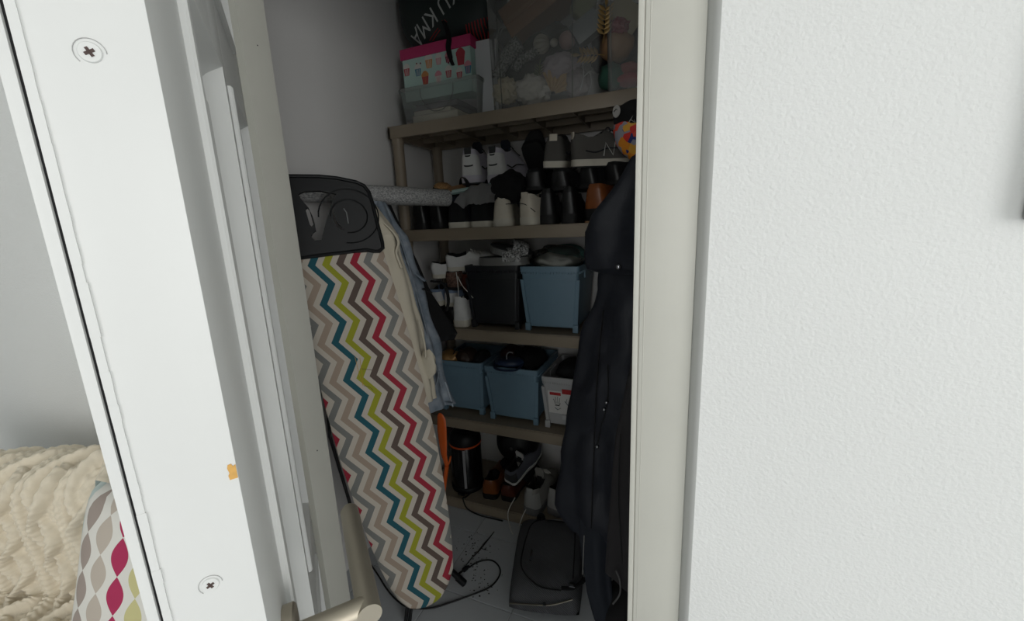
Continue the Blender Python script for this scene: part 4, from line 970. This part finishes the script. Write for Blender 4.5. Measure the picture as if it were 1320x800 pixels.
def pillow_box(w0, w1, d, h, nx=18, ny=18, ex=6):
    bm = bmesh.new(); top = []; bot = []
    for j in range(ny+1):
        v = -1+2*j/ny; W = w0+(w1-w0)*(j/ny); rt_, rb2 = [], []
        for i in range(nx+1):
            u = -1+2*i/nx; k = (max(0, 1-abs(u)**ex)*max(0, 1-abs(v)**ex))**.5
            wr = .006*noise.noise(Vector((u*2.4, v*2.4, 3)))*k
            rnd = 1-.05*(abs(u)*abs(v))**3
            rt_.append(bm.verts.new((u*W*rnd, v*d*rnd, h*.35+h*.65*k+wr))); rb2.append(bm.verts.new((u*W*rnd, v*d*rnd, h*.35-h*.35*k)))
        top.append(rt_); bot.append(rb2)
    for G in (top, bot):
        for a, b in zip(G, G[1:]):
            for i in range(nx): bm.faces.new((a[i], a[i+1], b[i+1], b[i]))
    bmesh.ops.remove_doubles(bm, verts=bm.verts, dist=1e-6); return bm
obj('body', pillow_box(.128, .145, .21, .105), M_hb, gb, 60).rotation_euler = (math.radians(0), 0, 0)
obj('flap_edge', tube(smooth_path([(-.085, .12, .103), (-.095, .0, .107), (-.088, -.10, .106), (-.02, -.165, .102), (.06, -.172, .100)], 6), .0025, 6), M_bj, gb, 60)
obj('flap_edge', tube(smooth_path([(-.085, .12, .103), (-.05, .165, .100), (.06, .165, .099), (.10, .13, .102), (.10, -.12, .104)], 6), .0022, 6), M_bj, gb, 60)
zp = obj('zip', tube(smooth_path([(-.118, -.205, .058), (-.03, -.209, .068), (.03, -.207, .074), (.10, -.192, .090)], 8), .0038, 8, flat=.6), mat('zip_metal', (130, 126, 116), .35, metal=.8), gb, 60)
obj('zip_pull', lathe([(.002, 0), (.006, .001), (.006, .005), (.002, .006)], 12, M=Matrix.Translation((.005, -.210, .072))), M_snap, zp, 40)
obj('metal_tag', box(-.064, -.057, -.066, -.014, .107, .1125, .0008), M_snap, gb, 40)
obj('carry_loop', tube(smooth_path([(-.055, .188, .05), (-.055, .205, .085), (-.040, .206, .090), (-.030, .19, .05)], 5), .010, 8, flat=.35), M_bj, gb, 60)
obj('buckle', box(.086, .108, -.158, -.140, .096, .106, .003), M_snap, gb, 40)
obj('buckle_strap', tube(smooth_path([(.06, -.16, .098), (.10, -.155, .098), (.13, -.13, .10), (.14, -.10, .09)], 4), .009, 8, flat=.3), M_bj, gb, 60)
obj('piping', tube(smooth_path([(-.03, .17, .096), (.02, .178, .098), (.07, .172, .098)], 4), .002, 6), mat('grey_piping', (120, 120, 118), .6), gb)
# cables
cab = [(605, 731), (612, 726), (622, 722), (634, 722), (642, 728), (645, 737), (640, 748), (630, 757), (614, 764), (595, 771), (575, 778), (558, 783), (540, 784), (525, 782), (510, 772), (498, 758), (488, 742), (476, 722), (462, 690), (448, 650), (436, 610)]
pts = [onZ(x, y, .004) for x, y in cab[:17]] + [onZ(470, 715, .004), onZ(455, 690, .004)]
cb_ = thing('power_cable', 'black power cable looped across the floor tiles near the ironing board nose', 'cable', tuple(pts[0]))
obj('lead', pin(tube(smooth_path(pts, 5), .003, 8), pts[0]), K_rub, cb_, 60)
d0 = pts[0]-pts[1]
obj('plug', pin(tube([pts[0]+Vector((0, 0, .006)), pts[0]+d0*.5+Vector((0, 0, .008)), pts[0]+d0*1.1+Vector((0, 0, .006))], [.004, .009, .0085], 10), pts[0]), M_blk, cb_, 50)
for dz in (-.004, .004): obj('plug_pin', pin(tube([pts[0]+d0*1.0+Vector((dz, dz, .007)), pts[0]+d0*2.0+Vector((dz, dz, .005))], .0022, 6), pts[0]), M_blkm, cb_)
P2 = [Vector((-.925, 1.60, .10)), Vector((-.935, 1.585, .062)), Vector((-.945, 1.54, .060)), onY(597, 642, 1.514), onY(602, 655, 1.512), onY(618, 664, 1.512), onY(635, 669, 1.512), onY(648, 671, 1.512)]
P2 = [Vector((p.x, p.y, max(p.z, .004))) for p in P2]
o = obj('cable', tube(smooth_path(P2, 5), .0032, 8), K_rub, None, 60); tag(o, 'black cable drooping over the bottom shelf lip from the pedal bin', 'cable')
# scuffs and grit on the tiles
random.seed(11); b = B()
for k in range(120):
    px, py = (random.gauss(612, 14), random.gauss(716, 14)) if k < 80 else (random.gauss(622, 10), random.gauss(752, 10))
    P = onZ(px, py, 0); r = random.uniform(.001, .0042)
    if P.y > 1.50: continue
    v = [b.verts.new((P.x+r*math.cos(a+k)*random.uniform(.6, 1.3), P.y+r*math.sin(a+k)*random.uniform(.6, 1.3), .0006)) for a in (0, 1.2, 2.5, 3.8, 5)]; t_ = b.verts.new((P.x, P.y, .0022))
    for i in range(5): b.faces.new((v[i], v[(i+1) % 5], t_))
o = obj('grit', b, mat('dark_grit', (30, 28, 26), .9)); tag(o, 'dark grit scattered on the pale floor tiles', 'debris', kind='stuff')
tw = thing('twig', 'thin dark twig lying across the tiles beside the cable plug', 'twig', tuple(onZ(612, 715, .003)))
pt = tw.location.copy()
obj('stem', pin(tube([onZ(x, y, .003) for x, y in ((637, 685), (630, 694), (624, 701), (617, 710), (608, 719), (600, 729))], [.0016, .0026, .0044, .0032, .0024, .0014], 6), pt), mat('twig_bark', (34, 30, 27), .9), tw, 50)
obj('side_shoot', pin(tube([onZ(x, y, .003) for x, y in ((620, 706), (624, 708), (629, 709))], [.0015, .0012, .0008], 5), pt), mat('twig_bark', (34, 30, 27)), tw)

# ------------------------------------------------------------------ top shelf
Z1 = SZ[0]+.0005
CLR = clear_plastic('clear_tub'); CLR2 = clear_plastic('frosted_box', haze=.17)
def open_tub(name, label, x0, x1, y0, y1, z, H, m, taper=.04, cat='storage box', ridges=()):
    cx, cy = (x0+x1)/2, (y0+y1)/2; t = thing(name, label, cat, (cx, cy, z)); W, D = (x1-x0)/2, (y1-y0)/2
    def rr(k, zz, ins=0): return [(x, y, zz) for x, y in rrect(-W*k+ins, W*k-ins, -D*k+ins, D*k-ins, .018, 4)]
    b = loft([rr(1-taper, 0), rr(1-taper*.6, H*.4), rr(1, H)], caps=(True, False)); obj('body', b, m, t, 50)
    b = loft([rr(1.0, H-.012), rr(1.018, H-.012), rr(1.022, H-.002), rr(1.012, H+.002), rr(1.0, H)], caps=(False, False)); obj('rim', b, m, t, 50)
    for fx in ridges:
        obj('moulded_ridge', tube([(W*fx*(1-taper), -D*(1-taper)-.0005, .004), (W*fx, -D*1.0-.0005, H-.015)], .0022, 6), m, t, 50)
    return t
sb = open_tub('clear_box', 'small frosted clear plastic box under the cupcake box', -1.128, -.762, 1.542, 1.84, Z1, .138, CLR2, .08)
obj('front_grip', tube(smooth_path([(-.075, -.149, .128), (-.07, -.151, .09), (-.035, -.149, .045), (.005, -.147, .036), (.045, -.149, .05), (.075, -.151, .09), (.078, -.151, .128)], 4), .0018, 6), CLR2, sb, 60)
def book(name, label, x0, x1, y0, y1, z0, z1, mc, mp=None, cat='book', rz=0):
    t = thing(name, label, cat, ((x0+x1)/2, (y0+y1)/2, z0), (0, 0, rz)); W, D, H = (x1-x0)/2, (y1-y0)/2, z1-z0
    obj('pages', box(-W+.002, W-.002, -D+.002, D-.002, .0015, H-.0015), mp or mat('paper_edge', (206, 200, 180), .9), t)
    obj('cover', box(-W, W, -D, D, 0, .0015, bm=box(-W, W, -D, D, H-.0015, H)), mc, t)
    return t
book('book', 'thick cream paged book lying at the bottom of the frosted box', -1.085, -.865, 1.565, 1.80, Z1+.003, Z1+.035, mat('cream_cover', (204, 198, 176), .8))
book('book', 'dark maroon book lying on the cream book in the frosted box', -1.08, -.90, 1.57, 1.80, Z1+.036, Z1+.055, mat('maroon_cover', (92, 40, 48), .6))
book('book', 'black covered book on the maroon book in the frosted box', -1.07, -.87, 1.575, 1.80, Z1+.056, Z1+.078, mat('black_cover', (36, 36, 42), .6), mat('grey_pages', (90, 88, 92), .8))
o = obj('loose_sheet', box(-.085, .085, -.10, .10, 0, .001), mat('white_paper', (208, 209, 212), .8), None, None, (-.905, 1.69, Z1+.082), (.05, .03, .3)); tag(o, 'loose white sheet lying on the books in the frosted box', 'paper')
# cupcake gift box
xb = thing('gift_box', 'mint cardboard box printed with cupcakes with a pink lid', 'gift box', (-.95, 1.68, Z1+.092))
M_mint = mat('mint_card', (176, 204, 196), .7); M_pink = mat('pink_lid', (186, 52, 104), .6)
obj('body', box(-.157, .157, -.118, .118, 0, .178, .001), M_mint, xb); obj('lid', box(-.163, .163, -.124, .124, .158, .197, .002), M_pink, xb, 40)
def cupcake(px, py, cw, cf, s=1.0):
    s *= 1.3
    P = onY(px, py, 1.5615); x, z = P.x+.95, P.z-(Z1+.092); y = -.1183
    c = obj('printed_cupcake', plate([[(x-.011*s, z-.002), (x+.011*s, z-.002), (x+.008*s, z-.022*s), (x-.008*s, z-.022*s)]], .0004, lambda a, b_, t: (a, y-t, b_)), cw, xb)
    obj('frosting', plate([[(x+.013*s*math.cos(a*PI/8)*(1 if a % 2 else .9), z-.002+.015*s*math.sin(a*PI/8)) for a in range(9)]], .0004, lambda a, b_, t: (a, y-t, b_)), cf, c)
    for k in (-1, 0, 1): obj('case_stripe', plate([[(x+k*.005*s-.001, z-.004), (x+k*.005*s+.001, z-.004), (x+k*.004*s+.001, z-.021*s), (x+k*.004*s-.001, z-.021*s)]], .0002, lambda a, b_, t: (a, y-.0004-t, b_)), cf, c)
c_red, c_blue, c_or, c_wh, c_pk, c_dk = (mat('print_red', (176, 64, 76), .7), mat('print_blue', (64, 124, 148), .7), mat('print_orange', (196, 136, 84), .7), mat('print_white', (206, 204, 198), .7), mat('print_pink', (206, 140, 150), .7), mat('print_maroon', (120, 30, 60), .7))
for px, py, a, b_, s in ((524, 88, c_red, c_wh, 1), (538.5, 88, c_blue, c_wh, 1), (552.5, 76, c_or, c_wh, 1.15), (565, 74, c_pk, c_wh, .9), (577, 72, c_dk, c_pk, .8), (593.5, 70, c_red, c_red, 1.3), (578, 90, c_red, c_wh, .95), (592, 92, c_red, c_wh, .9), (603, 84, c_blue, c_pk, 1), (548, 98, c_red, c_or, 1.1), (565, 97, c_wh, c_pk, 1)): cupcake(px, py, a, b_, s)
for px, py in ((552, 70), (537, 82), (542, 81.5), (578, 81), (535.5, 72)):
    P = onY(px, py, 1.5615); obj('printed_dot', lathe([(.0035, 0), (.0035, .0005)], 8, M=Matrix.Translation((P.x+.95, -.1182, P.z-(Z1+.092))) @ Matrix.Rotation(PI/2, 4, 'X')), c_dk, xb)
# kit bag with lettering
EX, EY, EZ = .235, .115, .20
EC = Vector((-.925, 1.68, Z1+.092+.198+EZ*.93))
kbag = thing('kit_bag', 'round dark green kit bag with white lettering on the cupcake box', 'bag', (EC.x, EC.y, EC.z))
b = lump(1, 1, 1, .0, 1, 4, 0)
for v in b.verts:
    q = v.co.copy(); s = (abs(q.x)**2.6+abs(q.z)**2.6+abs(q.y)**2.6)**(-1/2.6); v.co = Vector((q.x*s*EX, q.y*s*EY, max(q.z*s, -.93)*EZ*(1+.02*noise.noise(q*3))))
obj('body', b, fab('bottle_green_nylon', (26, 38, 36), .55), kbag, 70)
def ey(x, z, off=.0015):
    v = 1-abs(x/EX)**2.6-abs(z/EZ)**2.6; return -EY*max(.02, v)**(1/2.6)-off
me = text_mesh('KU KMA', .082, .0003)
P = onY(556, 19, EC.y-EY)-EC; ca = math.radians(207)
for v in me.vertices:
    x = P.x+v.co.x*.86*math.cos(ca)-v.co.y*math.sin(ca); z = P.z+v.co.x*.86*math.sin(ca)+v.co.y*math.cos(ca); v.co = Vector((x, ey(x, z)-v.co.z, z))
obj('lettering', me, mat('letter_grey', (176, 180, 178), .7), kbag)
M_rs = mat('red_stripe', (176, 36, 40), .6)
for k in range(9):
    px = 599+k*3.4; top = 31-k*1.9; bot = 46-max(0, k-4)*2.2
    seg = [onY(px+(1-t)*1.0, top+(bot-top)*t, EC.y-EY*.8)-EC for t in (0, .33, .66, 1)]
    obj('red_stripe', tube([Vector((p.x, ey(p.x, p.z, .0005), p.z)) for p in seg], .0022, 6, flat=.5), M_rs, kbag)
for (a, b2), (c, d) in (((552, 51), (566, 37)), ((556, 51), (568, 39)), ((572, 28), (575, 31)), ((575, 27), (578, 30))):
    seg = [onY(a+(c-a)*t, b2+(d-b2)*t, EC.y-EY*.8)-EC for t in (0, .5, 1)]
    obj('red_stripe', tube([Vector((p.x, ey(p.x, p.z, .0005), p.z)) for p in seg], .0018, 6, flat=.5), M_rs, kbag)
sp_ = [onY(x, y, Y)-EC for x, y, Y in ((572, 28, 1.572), (577, 40, 1.552), (579, 50, 1.548), (578, 62, 1.550), (581, 76, 1.550), (584, 84, 1.550))]
obj('strap', tube(smooth_path(sp_, 5), [.010]*10+[.011]*10+[.008]*6, 10, flat=.35), M_bj, kbag, 60)
# white papers standing beside the big tub
for i, (dx, dy, w_) in enumerate(((0, 0, .085), (.008, .006, .08))):
    A, C_ = onY(613.5, 60, 1.60), onY(640, 139, 1.60)
    o = obj('envelope', box(0, w_, 0, .22, 0, .275-.012*i, .0015), mat('white_paper', (208, 209, 212)), None, None, (-.798+dx, 1.60+dy, Z1), (0, 0, 0))
    o.scale = (1, 1, 1); tag(o, ('white envelope bundle standing upright beside the frosted box', 'white envelope bundle standing next to the large clear tub')[i], 'envelope')
    if i: o.location = (-.709, 1.60, Z1); o.data = mesh(box(0, .006, 0, .2, 0, .27, .001), 'envelope'); o.data.materials.append(mat('white_paper', (208, 209, 212)))
# large clear tubs
open_tub('clear_tub', 'large clear plastic tub full of Christmas decorations on the top shelf', -.716, -.296, 1.545, 1.865, Z1, .42, CLR, .045, ridges=(-.80, .55))
open_tub('clear_tub', 'clear plastic tub of bright party things beside the door frame on the top shelf', -.282, .03, 1.545, 1.865, Z1, .42, CLR, .045, ridges=(-.9,))
def inside(nm, lb, ct, b, px, py, Y, m, rot=(0, 0, 0), smooth=70):
    o = obj(nm, b, m, None, smooth, tuple(onY(px, py, Y)), rot); return tag(o, lb, ct)
M_cb = mat('brown_card', (140, 104, 74), .85, var=.04, vscale=20)
cbx = thing('cardboard_box', 'brown cardboard box tilted on top of the decorations', 'cardboard box', tuple(onY(694, 12, 1.66)), (0, math.radians(-27), .05))
obj('carton', box(-.125, .125, -.07, .07, -.055, .055, .002), M_cb, cbx, 40); obj('tape', box(-.126, .126, -.0712, .0712, -.008, .008), mat('packing_tape', (150, 116, 84), .3), cbx)
inside('plush_garland', 'cream fluffy garland at the bottom corner of the decorations tub', 'garland', lump(.05, .045, .045, .35, 3.5, 4, 51), 653, 118, 1.60, fab('cream_plush', (206, 194, 168), .98, bscale=200, bdist=.006))
inside('plush_garland', 'white fluffy garland in the middle of the decorations tub', 'garland', lump(.07, .06, .05, .3, 3.2, 4, 52), 688, 116, 1.62, fab('white_plush', (206, 202, 194), .98, bscale=200, bdist=.006))
def fan():
    return loft([[Vector((math.cos(a)*r, (.004 if k % 2 else -.004), math.sin(a)*r)) for k, a in enumerate([math.radians(20+i*9) for i in range(13)])] + [Vector((math.cos(a)*r, (.006 if k % 2 else -.002), math.sin(a)*r)) for k, a in list(enumerate([math.radians(20+i*9) for i in range(13)]))[::-1]] for r in (.012, .085)])
inside('paper_fan', 'pleated beige paper fan lying in the decorations tub', 'fan', fan(), 712, 122, 1.585, mat('beige_paper', (186, 158, 122), .8), (0, math.radians(14), 0), 20)
inside('knit_ornament', 'grey knitted stocking folded against the tub wall', 'stocking', tube(smooth_path([(-.05, 0, -.05), (-.02, 0, -.01), (.02, 0, .03), (.05, 0, .05)], 4), [.022]*6+[.03]*7, 14), 655, 78, 1.59, weave('chunky_grey_knit', (66, 66, 66), (178, 178, 174), 160, 160, .9, .9))
inside('knit_ornament', 'dark knitted garland with silver flecks beside the ribbed bauble', 'garland', tube(smooth_path([(-.05, 0, -.03), (-.02, 0, .005), (.02, 0, .012), (.05, 0, .03)], 4), .018, 12), 679, 76, 1.60, weave('dark_fleck_knit', (40, 40, 40), (150, 150, 146), 140, 140, .9, .9))
for i, r in enumerate((.052, .038)):
    pts_ = [Vector((r*math.cos(a*PI/9)*.8, .004*math.sin(a), r*math.sin(a*PI/9)*1.1)) for a in range(-2, 14)]
    inside('wire_loop', ('outer white wire loop behind the grey stocking', 'inner white wire loop behind the grey stocking')[i], 'wire', tube(pts_, .0022, 6), 652, 52, 1.60, mat('white_wire', (170, 170, 168), .5))
def ribbed(R, n=14):
    return loft([[Vector((R*math.sin(p)*(1+.08*math.cos(n*2*PI*k/(n*4)*1.0*1))*math.cos(2*PI*k/(n*4)), R*math.sin(p)*(1+.08*math.cos(n*2*PI*k/(n*4)))*math.sin(2*PI*k/(n*4)), R*math.cos(p))) for k in range(n*4)] for p in [PI*(i+.05)/12.1 for i in range(13)]])
inside('bauble', 'white ribbed bauble under the cardboard box', 'bauble', ribbed(.030), 698, 57, 1.60, mat('pearl', (160, 156, 144), .3), (0, PI/2, 0))
inside('bauble', 'small pearl bauble to the side of the ribbed bauble', 'bauble', lump(.014, .014, .014, 0, 1, 3, 0), 714, 55, 1.59, mat('pearl', (196, 192, 180)))
inside('bauble', 'pink frosted bauble below the cardboard box corner', 'bauble', lump(.03, .03, .03, .03, 1, 3, 0), 731, 52, 1.62, mat('frosted_pink', (150, 122, 118), .6))
inside('lace_bundle', 'pale lilac lace bundle filling the middle of the tub', 'bundle', lump(.07, .05, .05, .25, 2.4, 4, 55), 722, 88, 1.62, fab('lilac_lace', (168, 158, 164), .9, bscale=150, bdist=.004))
inside('lace_bundle', 'greyish lace bundle in the lower corner of the decorations tub', 'bundle', lump(.045, .04, .05, .25, 2.6, 4, 57), 745, 108, 1.60, fab('grey_lace', (140, 132, 134), .9, bscale=150, bdist=.004))
inside('tinsel_clump', 'dark tinsel heaped behind the decorations', 'tinsel', lump(.17, .07, .12, .3, 2.5, 4, 58), 695, 80, 1.72, fab('dark_tinsel', (52, 52, 50), .5, bscale=150, bdist=.006))
def sprig(n=7, L=.11, lw=.012, ll=.032):
    b = tube([(0, 0, 0), (.004, 0, L*.5), (0, 0, L)], .0016, 6)
    for k in range(n):
        for s in ((-1, 1) if k < n-1 else (0,)):
            z = L*(.25+.75*k/(n-1)); a = s*math.radians(52)
            M = Matrix.Translation((0, 0, z)) @ Matrix.Rotation(a, 4, 'Y')
            lf = loft([[(-w, -.0008, zz), (0, -.003, zz), (w, -.0008, zz), (0, .001, zz)] for zz, w in ((0, .001), (ll*.3, lw*.42), (ll*.6, lw*.45), (ll, .0006))])
            join(b, lf, M)
    return b
M_gd = mat('gold_leaf', (186, 156, 104), .3, metal=.7)
inside('gold_sprig', 'gold leaf sprig standing upright against the tub wall', 'sprig', sprig(), 777, 56, 1.553, M_gd, (0, .1, 0), 40)
inside('gold_sprig', 'gold leaf sprig lying level lower in the tub', 'sprig', sprig(6, .085), 779, 71, 1.560, M_gd, (0, math.radians(-80), 0), 40)
inside('green_tuft', 'small green artificial tuft above the paper fan', 'tuft', sprig(5, .05, .005, .022), 693, 103, 1.575, mat('dull_green', (110, 116, 82), .8), (0, .2, 0), 40)
tg_ = B()
for pts_ in ([(0, 0, 0), (.012, 0, .04), (.010, 0, .08), (.0, 0, .10)], [(.012, 0, .04), (.035, 0, .055), (.05, 0, .045)], [(.010, 0, .08), (.028, 0, .095)], [(.035, 0, .055), (.04, 0, .02), (.035, 0, .0)]): tube(smooth_path(pts_, 3), .0022, 6, bm=tg_)
inside('wire_reindeer', 'white wire reindeer ornament near the gold sprigs', 'ornament', tg_, 748, 116, 1.565, mat('white_wire', (170, 170, 168)))
inside('silver_carton', 'dark silver carton leaning inside the decorations tub', 'carton', box(-.05, .05, -.03, .03, -.035, .035, .002), 756, 38, 1.62, mat('dark_silver', (108, 114, 116), .4), (0, math.radians(-32), .2), 40)
inside('green_bauble', 'pale green crumpled tissue ball at the top of the tub', 'tissue ball', lump(.045, .04, .04, .25, 2.5, 3, 61), 752, 10, 1.64, fab('pale_green_tissue', (122, 126, 96), .8))
inside('toy_ball', 'tan leather ball inside the tub by the door frame', 'ball', lump(.058, .05, .055, .08, 1.5, 4, 63), 795, 58, 1.63, mat('tan_vinyl', (150, 116, 84), .5))
inside('party_cloth', 'green felt piece at the bottom of the tub by the door frame', 'cloth', lump(.045, .04, .045, .25, 2, 3, 65), 789, 100, 1.60, fab('green_felt', (44, 84, 70), .9))
inside('party_cloth', 'red felt piece at the bottom of the tub by the door frame', 'cloth', lump(.05, .04, .022, .2, 2, 3, 66), 812, 103, 1.60, fab('red_felt', (150, 36, 50), .9))
inside('party_cloth', 'dull pink felt piece above the red one by the door frame', 'cloth', lump(.04, .04, .022, .2, 2, 3, 67), 811, 90, 1.61, fab('pink_felt', (150, 84, 84), .9))
inside('bow', 'crimson foil bow beside the upright gold sprig', 'bow', lump(.034, .03, .028, .4, 3.5, 4, 68), 797, 36, 1.60, mat('crimson_foil', (130, 50, 64), .35))
inside('card_sheet', 'beige card sheet slanting at the top of the tub by the door frame', 'card', box(-.06, .06, -.002, .002, -.04, .04), 806, 18, 1.60, mat('beige_card', (150, 142, 118), .8), (0, math.radians(38), 0), None)
inside('dark_wrap', 'black crumpled wrap behind the tan ball', 'wrap', lump(.11, .06, .13, .3, 2.2, 4, 69), 800, 60, 1.74, fab('black_wrap', (28, 28, 30), .6))
